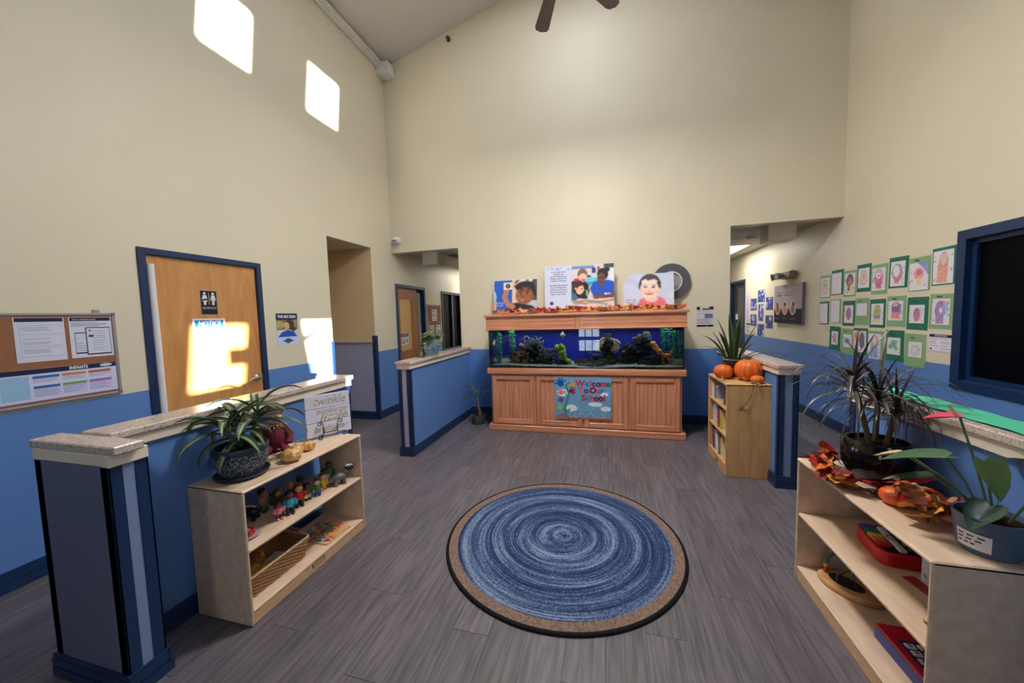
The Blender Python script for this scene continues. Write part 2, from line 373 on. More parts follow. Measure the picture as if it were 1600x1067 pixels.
# painted jamb faces of the opening itself
mb.box((XL - .14, 4.668, 0), (XL - .001, 4.672, 1.168), mi=1).box((XL - .14, 4.668, 1.168), (XL - .001, 4.672, 2.543), mi=0)
o = mb.build('wall_alcove', [mat('ochre_shade_paint', (226, 200, 154), 0.5), LAV]); struct(o, 'passage walls with lavender dado seen through the left opening', 'wall')
bx('trim', (-5.2, 4.652, 1.16), (XL - .045, 4.672, 1.178), mat('pale_trim', (196, 186, 176), .5), o)
# ceilings
mb = MB(); T = .1
mb.prism([(XL - .14, EAVE - .0388), (XM, RIDGE), (XM, RIDGE + T), (XL - .14, EAVE - .0388 + T)], YF - .14, YB + .15, 'y')
mb.prism([(XM, RIDGE), (XR + .14, EAVE - .0388), (XR + .14, EAVE - .0388 + T), (XM, RIDGE + T)], YF - .14, YB + .15, 'y')
struct(mb.build('ceiling', CEIL), 'sloping pale grey vaulted ceiling', 'ceiling')
co = MB().box((XL, YB + .15, ZC + .02), (XR, 10, ZC + .08)).build('ceiling_corridor', CEIL); struct(co, 'low tiled corridor ceiling behind the openings', 'ceiling')
tm = MB().box((-.293, -.293, 0), (.293, .293, .018), .006).mesh('ceiling_tile', TILEM)
for i in range(10):
    for j in range(7):
        x, y = XL + .3 + i * .6, YB + .46 + j * .6
        if -2.3 < x < 1.5 and y > 6.4: continue
        if (abs(x - 2.06) < .2) and (abs(y - 7.46) < .4): continue
        obj('ceiling_tile', tm, co, (x, y, ZC))
gm = mat('grid_white', (196, 192, 186), .6)
for i in range(11): bx('grid_bar', (XL + i * .6 - .012, YB + .15, ZC - .003), (XL + i * .6 + .012, 9.9, ZC + .02), gm, co)
for j in range(7): bx('grid_bar', (XL, YB + .16 + j * .6 - .012, ZC - .003), (XR, YB + .16 + j * .6 + .012, ZC + .02), gm, co)
o = MB().box((-5.3, 3.7, 2.543), (XL - .14, 4.78, 2.64)).build('ceiling_alcove', CREAM); struct(o, 'flat ceiling of the side passage', 'ceiling')
# floor
fl = MB().box((-5.3, -.2, -.06), (XR, 10, -.004), mi=0).box((-5.3, YF, -.06), (XR, -.2, 0), mi=1).build('floor', [GROUT, PLANK])
struct(fl, 'grey wood plank floor', 'floor')
pm = MB().box((-.0891, -.6098, -.008), (.0891, .6098, 0), .0006).mesh('plank', PLANK)
n = 0
for i in range(44):
    x = XR - .0885 - i * .179
    for j in range(-1, 8):
        y = (j + ((i * .37) % 1)) * 1.221 + .1
        if y < -.2 or y > 8.4: continue
        if x < XL - .05 and not (3.3 < y < 5.2): continue
        if -2.25 < x < 1.4 and y > 5.75: continue
        obj('plank', pm, fl, (x, y, 0)); n += 1
# baseboards: stepped profile
def base_run(mb, p, q, nrm, h=.118, t=.016):
    (x0, y0), (x1, y1) = p, q; nx, ny = nrm
    for zz0, zz1, k in ((0, h * .42, t), (h * .42, h * .5, t * .6), (h * .5, h * .8, t * .9), (h * .8, h, t * .55)):
        mb.box((min(x0, x1, x0 + nx * k, x1 + nx * k), min(y0, y1, y0 + ny * k, y1 + ny * k), zz0), (max(x0, x1, x0 + nx * k, x1 + nx * k), max(y0, y1, y0 + ny * k, y1 + ny * k), zz1))
mb = MB()
for y0, y1 in ((YF, 1.91), (2.886, 3.80), (4.69, 5.25), (6.23, 9.9)): base_run(mb, (XL, y0), (XL, y1), (1, 0))
base_run(mb, (-5.2, 4.672), (XL + .016, 4.672), (0, -1))
struct(mb.build('baseboard_left', NAVY), 'navy baseboard along the left wall', 'baseboard')
mb = MB(); base_run(mb, (-2.06, YB), (1.34, YB), (0, -1)); struct(mb.build('baseboard_back', NAVY), 'navy baseboard along the back wall', 'baseboard')
mb = MB(); base_run(mb, (XR, YF), (XR, 8.3), (-1, 0)); struct(mb.build('baseboard_right', NAVY), 'navy baseboard along the right wall', 'baseboard')
# corner guards on the passage opening
mb = MB().box((XL - .001, 4.665, .1), (XL + .012, 4.715, 1.262), .003).box((XL - .05, 4.66, .1), (XL + .012, 4.674, 1.262), .003)
struct(mb.build('trim_1', NAVY), 'navy corner guard on far edge of passage opening', 'trim')
mb = MB().box((XL - .001, 3.768, .1), (XL + .012, 3.819, 1.245), .003).box((XL - .05, 3.810, .1), (XL + .012, 3.824, 1.245), .003)
struct(mb.build('trim_2', NAVY), 'navy corner guard on near edge of passage opening', 'trim')
# crown moulding along the left eave
mb = MB()
for k, (a, b) in enumerate(((.0, .05), (.05, .085), (.085, .105))):
    mb.box((XL, YF, EAVE - .075 + k * .022), (XL + .045 + k * .028, YB - .16, EAVE - .075 + (k + 1) * .022 + .002), .004)
tr = mb.build('trim_3', WHITE); struct(tr, 'white stepped moulding where the left wall meets the ceiling', 'trim')
bx('end_block', (XL, YB - .17, EAVE - .19), (XL + .2, YB - .001, EAVE - .01), WHITE, tr, .006)
# half walls -----------------------------------------------------------------
STRIPE = mat('stripe_paint', (122, 140, 182), .5)
def half_wall(name, label, x0, x1, y0, y1, ends=(), faces=BLUE, endmat=None, cap=(0, 0, 0, 0), axis='y'):
    """low wall: body, granite cap, cream board under it, navy corner trims and stepped base. ends lists free ends"""
    t = thing(name, label, 'half wall', ((x0 + x1) / 2, (y0 + y1) / 2, 0), kind='structure')
    cx, cy = (x0 + x1) / 2, (y0 + y1) / 2; a, b, c, d = x0 - cx, x1 - cx, y0 - cy, y1 - cy; e = .008
    MB().box((a + e, c + e * ('S' in ends), 0), (b - e, d - e * ('N' in ends), .96)).build('body', faces, t)
    o = .022
    MB().box((a - o - cap[0], c - o * ('S' in ends) - cap[2], 1.006), (b + o + cap[1], d + o * ('N' in ends) + cap[3], 1.04), .005).build('granite_cap', GRAN, t)
    MB().box((a - .008, c - .008 * ('S' in ends), .955), (b + .008, d + .008 * ('N' in ends), 1.006), .003).build('cap_board', TRIMC, t)
    tw = .045
    for E in ends:
        if axis == 'y':
            ye, yi = (c, c + tw) if E == 'S' else (d, d - tw)
            for sx in (-1, 1):
                xe = a if sx < 0 else b; xi = xe - sx * tw
                MB().box((xe, ye, .09), (xi, ye + (.0085 if E == 'S' else -.0085), .957), .002).box((xe, ye, .09), (xe - sx * .0085, yi, .957), .002).build('corner_trim', NAVY, t)
            MB().box((a + tw, c + .004 if E == 'S' else d - .004, .09), (b - tw, (c + .010) if E == 'S' else (d - .010), .955)).build('end_stripe', endmat or STRIPE, t)
        else:
            xe, xi = (b, b - tw) if E == 'E' else (a, a + tw); sg = -1 if E == 'E' else 1
            for sy in (-1, 1):
                ye = c if sy < 0 else d; yi = ye - sy * tw
                MB().box((xe, ye, .09), (xe + sg * .0085, yi, .957), .002).box((xe, ye, .09), (xi, ye - sy * .0085, .957), .002).build('corner_trim', NAVY, t)
            MB().box((xe + sg * .004, c + tw, .09), (xe + sg * .010, d - tw, .955)).build('end_stripe', endmat or STRIPE, t)
    mb = MB()
    for p, q, nn in (((a, c), (a, d), (-1, 0)), ((b, c), (b, d), (1, 0)), ((a - .014, c), (b + .014, c), (0, -1)), ((a - .014, d), (b + .014, d), (0, 1))):
        if nn == (0, -1) and 'S' not in ends and axis == 'y': continue
        if nn == (0, 1) and 'N' not in ends and axis == 'y': continue
        base_run(mb, p, q, nn, .1, .014)
    mb.build('baseboard', NAVY, t)
    return t
half_wall('wall_partition_left_far', 'low blue half wall with granite cap, joining the back wall beside the potted palm', -2.217, -2.071, 3.452, YB, 'S', endmat=LAV)
half_wall('wall_partition_right_far', 'low blue half wall with granite cap behind the bookcase with pumpkins', 1.343, 1.489, 3.42, YB, 'S')
half_wall('wall_partition_left_near', 'low blue half wall with granite cap behind the shelf of toy figures', -2.255, -2.105, 1.035, 2.563, 'N')
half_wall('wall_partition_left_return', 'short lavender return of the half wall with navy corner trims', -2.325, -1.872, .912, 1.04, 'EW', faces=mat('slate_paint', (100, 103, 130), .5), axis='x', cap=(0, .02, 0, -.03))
half_wall('wall_partition_right_near', 'low blue half wall whose cap is covered in green paper', 1.349, 1.489, .95, 2.52, 'N')
# doors and windows ----------------------------------------------------------
def casing(parent, y0, y1, z1, x, w=.048, sill=False, z0=0, sg=1):
    """navy frame around an opening in a side wall; outer edges given"""
    mb = MB(); d0, d1 = x - sg * .10, x + sg * .016
    mb.box((d0, y0, z0), (d1, y0 + w, z1), .003).box((d0, y1 - w, z0), (d1, y1, z1), .003).box((d0, y0 + w, z1 - w), (d1, y1 - w, z1), .003)
    if sill: mb.box((d0, y0 + w, z0), (d1, y1 - w, z0 + w), .003)
    return mb.build('casing', NAVY, parent)
d = thing('door_1', 'closed wooden restroom door in a navy frame', 'door', kind='structure')
casing(d, 1.908, 2.888, 2.083, XL)
MB().box((XL - .055, 1.958, .008), (XL - .012, 2.838, 2.036), .003).build('door_leaf', DOORW, d)
g = MB().tube([(XL + .004, 1.982, .08), (XL + .004, 1.982, 1.965)], .024, 12).build('hinge_guard', mat('guard_white', (222, 220, 226), .4), d, True); tag(g, 'white vinyl hinge guard')
mb = MB().lathe([(0, 0), (.031, 0), (.031, .012), (.02, .022), (.013, .03), (.013, .058), (0, .058)], 20).xf(Matrix.Translation((XL - .012, 2.775, .965)) @ Matrix.Rotation(R(90), 4, 'Y'))
mb.tube([(XL + .042, 2.775, .965), (XL + .044, 2.74, .968), (XL + .044, 2.70, .965), (XL + .040, 2.665, .955)], [.012, .011, .010, .008], 10)
tag(mb.build('door_handle', STEEL, d, True), 'satin chrome lever handle')
MB().box((XL - .013, 2.836, .93), (XL - .006, 2.842, 1.0)).build('latch_plate', STEEL, d)
d = thing('door_2', 'wooden corridor door with pale inset panel in navy frame', 'door', kind='structure')
casing(d, 5.252, 6.228, 2.07, XL, .05)
mb = MB(); X0, X1 = XL - .06, XL - .02
mb.box((X0, 5.30, .01), (X1, 5.325 + .07, 2.02)).box((X0, 5.78, .01), (X1, 5.96, 2.02)).box((X0, 5.395, 1.83), (X1, 5.78, 2.02)).box((X0, 5.395, .01), (X1, 5.78, .96))
OR_D = grain('door_veneer_dark', (132, 78, 42), (164, 102, 58), (4, 4, .7), 2.2, .35, dist=1.2)
mb.build('door_leaf', OR_D, d); MB().box((X0 + .008, 5.395, .96), (X1 - .012, 5.78, 1.83)).build('inset_panel', mat('panel_tan', (206, 164, 104), .4), d)
MB().box((X0, 5.99, .01), (X1, 6.09, 1.96), .003).build('door_edge', mat('door_edge_grey', (150, 142, 138), .5), d)
MB().box((X0 - .03, 5.96, .0), (X0 - .01, 6.18, 2.02)).build('dark_gap', BLACK, d)
tag(MB().tube([(X1, 5.335, .96), (X1 + .05, 5.335, .96), (X1 + .05, 5.42, .955)], .009, 8).build('door_handle', STEEL, d, True), 'chrome lever handle')
d = thing('window_1', 'dark corridor window in navy frame', 'window', kind='structure')
casing(d, 6.922, 7.95, 2.045, XL, .05, True, .785)
MB().box((XL - .06, 6.97, .83), (XL - .05, 7.46, 2.0)).build('pane', GLASSD, d); MB().box((XL - .06, 7.52, .83), (XL - .05, 7.9, 2.0)).build('pane', GLASSD, d)
MB().box((XL - .07, 7.455, .83), (XL - .01, 7.525, 2.0), .003).build('mullion', NAVY, d)
d = thing('window_2', 'navy framed interior window beside the children\'s drawings', 'window', kind='structure')
casing(d, 2.18, 3.71, 2.06, XR, .075, True, .825, -1)
mb = MB(); mb.box((XR + .03, 2.25, .895), (XR + .05, 2.29, 1.99)).box((XR + .03, 3.6, .895), (XR + .05, 3.64, 1.99)).box((XR + .03, 2.29, .895), (XR + .05, 3.6, .935)).box((XR + .03, 2.29, 1.95), (XR + .05, 3.6, 1.99)); mb.build('sash', NAVY, d)
MB().box((XR + .055, 2.25, .895), (XR + .062, 3.64, 1.99)).build('pane', GLASSD, d)
d = thing('door_3', 'dark navy doorway at the end of the corridor with blue cards', 'door', kind='structure')
casing(d, 8.355, 9.265, 2.105, XR, .055, sg=-1)
MB().box((XR + .03, 8.41, .01), (XR + .07, 9.21, 2.05), .003).build('door_leaf', mat('navy_door', (20, 26, 44), .4), d)
MB().box((XR + .022, 8.5, 1.15), (XR + .03, 8.85, 1.95), .002).build('pane', mat('door_glass', (60, 66, 74), .15), d)
MB().box((XR + .018, 8.86, 1.28), (XR + .03, 8.98, 1.40), .003).build('card_reader', PAPER, d)
for k, P in enumerate(sunw):
    hl = sun_holes[k]; d = thing('window_%d' % (k + 3), ('unseen clerestory opening skewed to shape the first high sun patch', 'unseen clerestory opening skewed to shape the second high sun patch', 'unseen sidelight opening cut to shape the door sun patch, with a notch blocker', 'unseen sidelight opening cut to shape the low wall sun patch, with a bar blocker')[k], 'window', kind='structure')
    O4 = [(hl[0], hl[2]), (hl[1], hl[2]), (hl[1], hl[3]), (hl[0], hl[3])]
    mb = MB()
    for i in range(4):
        j = (i + 1) % 4; mb.prism([O4[i], O4[j], P[j], P[i]], XR + .001, XR + .03, 'x')
    mb.build('window_frame', NAVY, d)  # unseen frame masks the opening to the wanted sun patch outline
    if k == 2: MB().box((XR, 2.495 - SY, 1.11 + SZ), (XR + .03, 2.75 - SY, 1.275 + SZ), .004).build('patch_notch_block', NAVY, d)  # blocker added to notch the sun patch on the door
    if k == 3:
        MB().prism([(3.28 - SY, 1.215 + SZ), (3.63 - SY, 1.40 + SZ), (3.61 - SY, 1.455 + SZ), (3.28 - SY, 1.30 + SZ)], XR, XR + .03, 'x').build('patch_bar_block', STEEL, d)  # blocker added to cast the diagonal bar across the sun patch
d = thing('window_7', 'glazed entry door in the brown entry wall', 'window', kind='structure')
for x, w_ in ((-1.05, .07), (-.79, .025), (-.56, .025), (-.32, .07)): bx('mullion', (x, YF - .06, .05), (x + w_, YF - .02, 2.2), NAVY, d)
for z, w_ in ((.05, .22), (.62, .12), (1.25, .04), (2.12, .08)): bx('rail', (-1.05, YF - .062, z), (-.25, YF - .018, z + w_), NAVY, d)
MB().box((-1.05, YF - .045, .05), (-.25, YF - .04, 2.2)).build('pane', PANE, d)
d = thing('window_8', 'added unseen skylight curb framing the ridge fill lamp above the fan', 'window', kind='structure')
for x0, x1, y0, y1 in ((-.96, -.9, 1.62, 4.38), (.214, .274, 1.62, 4.38), (-.9, .214, 1.62, 1.68), (-.9, .214, 4.32, 4.38)): bx('fill_lamp_curb', (x0, y0, 5.94), (x1, y1, 6.16), WHITE, d)  # curb added around the ridge fill lamp, no roof opening behind it
# ------------------------------------------------------------------ rug
def rug():
    t = thing('round_rug', 'round blue swirl rug with tan border and black edging', 'rug', (-.32, 2.35, 0))
    m = bpy.data.materials.new('rug_blue'); m.use_nodes = True; nt = m.node_tree; b = nt.nodes['Principled BSDF']; N = nt.nodes.new; L = nt.links.new
    tc = N('ShaderNodeTexCoord'); sp = N('ShaderNodeSeparateXYZ'); L(tc.outputs['Object'], sp.inputs[0])
    ln = N('ShaderNodeVectorMath'); ln.operation = 'LENGTH'; L(tc.outputs['Object'], ln.inputs[0])
    at = N('ShaderNodeMath'); at.operation = 'ARCTAN2'; L(sp.outputs[1], at.inputs[0]); L(sp.outputs[0], at.inputs[1])
    n0 = N('ShaderNodeTexNoise'); n0.inputs['Scale'].default_value = 2.2; L(tc.outputs['Object'], n0.inputs['Vector'])
    wob = N('ShaderNodeMath'); wob.operation = 'MULTIPLY_ADD'; wob.inputs[1].default_value = .016; L(n0.outputs['Fac'], wob.inputs[0]); L(ln.outputs['Value'], wob.inputs[2])
    cs = N('ShaderNodeMath'); cs.operation = 'COSINE'; L(at.outputs[0], cs.inputs[0]); sn = N('ShaderNodeMath'); sn.operation = 'SINE'; L(at.outputs[0], sn.inputs[0])
    def ringnoise(kr, ka, det):
        a = N('ShaderNodeMath'); a.operation = 'MULTIPLY'; a.inputs[1].default_value = kr; L(wob.outputs[0], a.inputs[0])
        c1 = N('ShaderNodeMath'); c1.operation = 'MULTIPLY'; c1.inputs[1].default_value = ka; L(cs.outputs[0], c1.inputs[0])
        s1 = N('ShaderNodeMath'); s1.operation = 'MULTIPLY'; s1.inputs[1].default_value = ka; L(sn.outputs[0], s1.inputs[0])
        cb = N('ShaderNodeCombineXYZ'); L(a.outputs[0], cb.inputs[0]); L(c1.outputs[0], cb.inputs[1]); L(s1.outputs[0], cb.inputs[2])
        n_ = N('ShaderNodeTexNoise'); n_.inputs['Scale'].default_value = 1; n_.inputs['Detail'].default_value = det; L(cb.outputs[0], n_.inputs['Vector']); return n_.outputs['Fac']
    A = ringnoise(24, .4, 2); B = ringnoise(130, 1.3, 4)
    fib = N('ShaderNodeTexNoise'); fib.inputs['Scale'].default_value = 120; L(tc.outputs['Object'], fib.inputs['Vector'])
    ad = N('ShaderNodeMath'); ad.operation = 'MULTIPLY_ADD'; ad.inputs[1].default_value = .6; L(A, ad.inputs[0])
    h = N('ShaderNodeMath'); h.operation = 'MULTIPLY'; h.inputs[1].default_value = .6; L(B, h.inputs[0]); L(h.outputs[0], ad.inputs[2])
    h2 = N('ShaderNodeMath'); h2.operation = 'MULTIPLY_ADD'; h2.inputs[1].default_value = .42; L(fib.outputs['Fac'], h2.inputs[0]); L(ad.outputs[0], h2.inputs[2])
    r = N('ShaderNodeValToRGB'); e = r.color_ramp.elements; e[0].position = .63; e[0].color = (*lin((24, 36, 68)), 1); e[1].position = 1.04 - .04; e[1].color = (*lin((128, 144, 172)), 1)
    q = e.new(.80); q.color = (*lin((54, 72, 110)), 1)
    L(h2.outputs[0], r.inputs['Fac']); L(r.outputs['Color'], b.inputs['Base Color']); b.inputs['Roughness'].default_value = .95; b.inputs['Specular IOR Level'].default_value = .1
    bp = N('ShaderNodeBump'); bp.inputs['Strength'].default_value = .5; bp.inputs['Distance'].default_value = .004; L(fib.outputs['Fac'], bp.inputs['Height']); L(bp.outputs['Normal'], b.inputs['Normal'])
    MB().lathe([(.0, .0125), (.695, .0125)], 96, cap=False).build('blue_pile', m, t, recalc=False)
    MB().lathe([(.694, .013), (.752, .012)], 96, cap=False).build('tan_border', mat('rug_tan', (126, 104, 92), .95, .1, noise=(110, .45), bump=.4, bscale=160), t, recalc=False)
    MB().lathe([(.765, .0), (.770, .006), (.764, .012), (.750, .0135), (.750, .004)], 96, cap=False).build('edge_binding', mat('rug_black', (10, 10, 11), .8, .2), t, 'full')
rug()
# ------------------------------------------------------------------ open toy shelves
SHF = .016
def toy_shelf(label, cx, cy, depth, length, H, zm, zb, face):
    """open shelf unit; local +x is the open front, built then turned"""
    t = thing('toy_shelf', label, 'shelf unit', (cx, cy, 0), 0 if face > 0 else math.pi)
    a, b, c, d = -depth / 2, depth / 2, -length / 2, length / 2
    for y0, y1 in ((c, c + SHF), (d - SHF, d)): MB().box((a, y0, 0), (b, y1, H - .001), .005).build('side_panel', BIRCH, t)
    MB().box((a, c, H - .016), (b + .002, d, H), .005).build('top_board', BIRCH, t)
    for z in (zm, zb): MB().box((a + .004, c + SHF, z - .016), (b - .004, d - SHF, z), .004).build('shelf_board', BIRCH, t)
    MB().box((b - .022, c + SHF, .0), (b - .006, d - SHF, zb - .016), .003).build('kick_board', BIRCHE, t)
    return t
tl = toy_shelf('low birch toy shelf under the granite half wall, holding figures and a basket', -1.893, 1.729, .360, .868, .690, .385, .075, 1)
MB().box((.166, -.05, .028), (.1755, .05, .056), .002).build('name_plate', mat('plate_brown', (92, 62, 40), .5), tl)
MB().box((.175, -.04, .034), (.1765, .04, .050)).build('name_plate_face', mat('plate_gold', (196, 160, 120), .4), tl)
tr_ = toy_shelf('low birch toy shelf under the dark spiky plant, holding a bead maze', 1.168, 1.842, .356, .868, .682, .380, .076, -1)
MB().lathe([(.0, 0), (.011, 0), (.013, .012), (.008, .018), (0, .019)], 12, (-.17 + .34, .43 - .012, .46)).build('peg', MAPLE, tr_, True)
# ------------------------------------------------------------------ bookcase by the right half wall
bc = thing('bookcase', 'maple bookcase with three book rows and pumpkins on top', 'bookcase', (1.18, 3.868, 0))
BX0, BX1, BY0, BY1, BH = -.18, .178, -.304, .304, .842
for y0, y1 in ((BY0, BY0 + .018), (BY1 - .018, BY1)): MB().box((BX0, y0, 0), (BX1, y1, BH - .001), .004).build('side_panel', MAPLE, bc)
MB().box((BX0 - .002, BY0, BH - .018), (BX1, BY1, BH), .004).build('top_board', MAPLE, bc)
for z in (.610, .360, .095): MB().box((BX0 + .004, BY0 + .018, z - .016), (BX1 - .008, BY1 - .018, z), .003).build('shelf_board', MAPLE, bc)
MB().box((BX1 - .009, BY0 + .018, .0), (BX1 - .001, BY1 - .018, BH - .018)).build('back_panel', MAPLE, bc)
MB().box((BX0 + .008, BY0 + .018, 0), (BX0 + .022, BY1 - .018, .079), .003).build('kick_board', MAPLE, bc)
MB().box((BX0 + .004, -.03, .03), (BX0 + .009, .03, .05)).build('name_plate', MATS['plate_brown'], bc)
# ------------------------------------------------------------------ aquarium: stand, tank, hood
AX0, AX1, AYF, AYB = -1.538, .838, 4.50, 5.16
ac = (AX0 + AX1) / 2
st = thing('aquarium_stand', 'long oak cabinet stand with four panelled doors under the fish tank', 'cabinet', (ac, AYF, 0))
a, b = AX0 - ac, AX1 - ac
MB().box((a + .03, .02, .0), (b - .03, AYB - AYF, .755), .003).build('body', OAKV, st)
MB().box((a - .012, -.012, 0), (b + .012, AYB - AYF, .078), .006).build('plinth', OAKH, st)
MB().box((a - .012, -.022, .752), (b + .012, AYB - AYF, .824), .006).build('top_rail', OAKH, st)
for x0, x1 in ((-1.493, -.925), (-.905, -.327), (-.309, .215), (.235, .785)):
    x0 -= ac; x1 -= ac; dr = thing('cabinet_door', None, None); dr.parent = st; z0, z1, w_ = .092, .735, .062
    bx('stile', (x0, -.002, z0), (x0 + w_, .02, z1), OAKV, dr, .004); bx('stile', (x1 - w_, -.002, z0), (x1, .02, z1), OAKV, dr, .004)
    bx('rail', (x0 + w_, -.002, z0), (x1 - w_, .02, z0 + w_), OAKH, dr, .004); bx('rail', (x0 + w_, -.002, z1 - w_), (x1 - w_, .02, z1), OAKH, dr, .004)
    MB().box((x0 + w_, .013, z0 + w_), (x1 - w_, .02, z1 - w_)).build('door_panel', OAKV, dr)
hood = thing('aquarium_hood', 'oak canopy hood on top of the fish tank', 'aquarium hood', (ac, AYF, 1.318))
MB().box((a - .01, -.02, 0), (b + .01, AYB - AYF, .17), .004).build('hood_box', OAKH, hood)
MB().box((a - .03, -.045, .165), (b + .035, AYB - AYF, .198), .008).build('hood_lid', OAKH, hood)
MB().box((a - .018, -.03, -.004), (b + .018, .0, .014), .005).build('lower_bead', OAKH, hood)
MB().box((-.055, -.0235, .014), (.035, -.018, .165), .002).build('centre_batten', OAKV, hood)
tk = thing('aquarium_tank', 'long glass fish tank with a deep blue backing', 'fish tank', (ac, AYF, .824))
TW, TD, TH = b - .012, AYB - AYF, .493
x0, x1 = a + .012, b - .012
MB().box((x0, .022, 0), (x1, .032, TH)).build('front_pane', PANE, tk)
MB().box((x0, .032, 0), (x0 + .01, .56, TH)).build('side_pane', PANE, tk); MB().box((x1 - .01, .032, 0), (x1, .56, TH)).build('side_pane', PANE, tk)
for xx in (x0 + .004, x1 - .004): MB().box((xx - .006, .020, 0), (xx + .006, .034, TH)).build('corner_seal', BLACK, tk)
MB().box((x0, .56, 0), (x1, .57, TH)).build('blue_backing', mat('tank_blue', (10, 14, 132), .5), tk)
MB().box((x0 + .011, .033, .01), (x1 - .011, .555, TH - .03)).build('water', WATER, tk)
rg = random.Random(4); mb = MB(); nx, ny = 70, 10; vs = []
for j in range(ny + 1):
    for i in range(nx + 1):
        u = i / nx; vs.append((x0 + .012 + (x1 - x0 - .024) * u, .036 + .515 * j / ny, .012 + .022 * (1 + math.sin(u * 19) * .5 + math.sin(u * 7 + 1)) * (.4 + j / ny * .6) + rg.uniform(0, .006)))
mb.add(vs, [(j * (nx + 1) + i, j * (nx + 1) + i + 1, (j + 1) * (nx + 1) + i + 1, (j + 1) * (nx + 1) + i) for j in range(ny) for i in range(nx)])
g = mb.build('sand_bed', mat('sand', (150, 150, 138), .9, .1, noise=(150, .3), bump=.5, bscale=120), tk, True); tag(g, kind='stuff')
lm = light('tank_lamp', 'AREA', (ac, 4.78, 1.305), (0, .05, -1), 5.5, (.9, .95, 1.0), (2.2, .3))
# what lives in the tank
TZ = .85
def in_tank(name, label, cat, x, y, group=None): return thing(name, label, cat, (x, y, TZ), 0, group)
def coral(x, y, parts, label, name='coral', group='corals in the fish tank'):
    t = in_tank(name, label, 'coral' if name == 'coral' else 'rock', x, y, group)
    for nm, mb, m in parts: mb.build(nm, m, t, True)
    return t
DROCK = mat('dark_rock', (40, 32, 26), .9, .2, noise=(30, .5), bump=.8, bscale=30)
ORNG = mat('coral_orange', (226, 136, 44), .8, .2, noise=(40, .5), bump=.6, bscale=60)
GREYC = mat('coral_grey', (116, 108, 100), .8, .2, noise=(50, .3)); LIME = mat('coral_lime', (146, 170, 60), .7, .2, noise=(30, .4), bump=.5, bscale=50)
TANC = mat('coral_tan', (178, 150, 120), .8, .2, noise=(40, .3)); DGRN = mat('coral_green_dark', (34, 56, 38), .9, .2, noise=(30, .4), bump=.6, bscale=40)
def knobs(rng, n, spread, r, zmax, base=True):
    mb = MB()
    r *= .6
    for _ in range(int(n * 2.4)):
        z = rng.uniform(0, zmax); k = (1 - z / zmax * .5); q = rng.uniform(.7, 1.2) * r
        mb.ell((rng.gauss(0, spread * .5) * k, rng.gauss(0, .04), z + .005), (q, q, q * rng.uniform(.7, 1.1)), 9, 6, rough=.3, rng=rng)
    return mb
def curls(rng, n, spread, r, z0, z1):
    mb = MB()
    for _ in range(n):
        cx, cz = rng.uniform(-spread, spread), rng.uniform(z0, z1); q = rng.uniform(.6, 1.1) * r; a0 = rng.uniform(0, 6.28)
        mb.tube([(cx + q * math.cos(a0 + k * .7), -.03 + rng.uniform(-.01, .01), cz + q * math.sin(a0 + k * .7)) for k in range(8)], .008, 6)
    return mb
def path_knobs(rng, pts, r, n=7):
    mb = MB()
    for (xa, za), (xb, zb) in zip(pts, pts[1:]):
        for k in range(n):
            u = k / n; q = r * rng.uniform(.7, 1.25)
            mb.ell((xa + (xb - xa) * u + rng.gauss(0, r * .5), -.02 + rng.gauss(0, .015), za + (zb - za) * u + rng.gauss(0, r * .4)), (q, q, q), 8, 6, rough=.18, rng=rng)
    return mb
g_ = random.Random(11)
coral(-1.12, 4.76, [('rock', knobs(g_, 26, .16, .065, .20), DROCK), ('branch', path_knobs(g_, [(-.03, .24), (.02, .16), (-.04, .10), (.0, .05), (.13, .04)], .022), ORNG)], 'rust orange knobby coral beside the tall green plants')
coral(-.97, 4.84, [('ridge', curls(g_, 26, .13, .034, .17, .34), GREYC), ('rock', knobs(g_, 18, .12, .07, .26), DROCK)], 'grey curled coral on a dark rock beside the orange coral')
coral(-.78, 4.80, [('ridge', curls(g_, 22, .13, .036, .08, .20), GREYC), ('rock', knobs(g_, 10, .09, .05, .08), DGRN)], 'pale grey curled coral sitting low on the sand')
coral(-.60, 4.74, [('stalk', path_knobs(g_, [(-.05, .24), (.02, .19), (-.02, .13), (.04, .08), (.08, .02)], .034), LIME), ('rock', knobs(g_, 8, .09, .05, .06), DROCK)], 'lime green stalked coral in the middle of the tank')
coral(-.32, 4.72, [('rock', knobs(g_, 14, .12, .045, .05), mat('brown_rock', (58, 40, 36), .9, .2, noise=(30, .4)))], 'flat brown rock on the sand in mid tank', 'aquarium_rock', None)
coral(-.16, 4.74, [('rock', knobs(g_, 20, .11, .06, .11), DGRN)], 'dark green mossy rock under the branching coral', 'aquarium_rock', None)
coral(-.03, 4.86, [('branch', curls(g_, 40, .13, .04, .17, .30), TANC), ('rock', knobs(g_, 20, .11, .075, .33), DROCK)], 'pale tan branching coral on a tall dark rock')
coral(.24, 4.80, [('rock', knobs(g_, 22, .12, .06, .22), DROCK), ('branch', path_knobs(g_, [(-.06, .16), (.02, .20), (.10, .14)], .018, 5), TANC)], 'dark rock with small pink tan coral')
coral(.55, 4.76, [('rock', knobs(g_, 30, .22, .06, .09), DROCK), ('branch', path_knobs(g_, [(-.02, .28), (-.01, .22), (.05, .15), (.08, .09), (-.06, .05), (-.12, .05)], .024), ORNG),
                   ('branch', path_knobs(g_, [(.08, .09), (.15, .13), (.19, .16)], .02, 5), ORNG), ('branch', path_knobs(g_, [(.02, .04), (.14, .04), (.22, .06)], .018, 5), ORNG)], 'golden orange branching coral on a dark rock at the bookcase end of the tank')
coral(.40, 4.88, [('ridge', curls(g_, 18, .09, .03, .28, .38), GREYC), ('rock', knobs(g_, 20, .13, .075, .33), DROCK)], 'dark tall rock topped with grey coral curls')
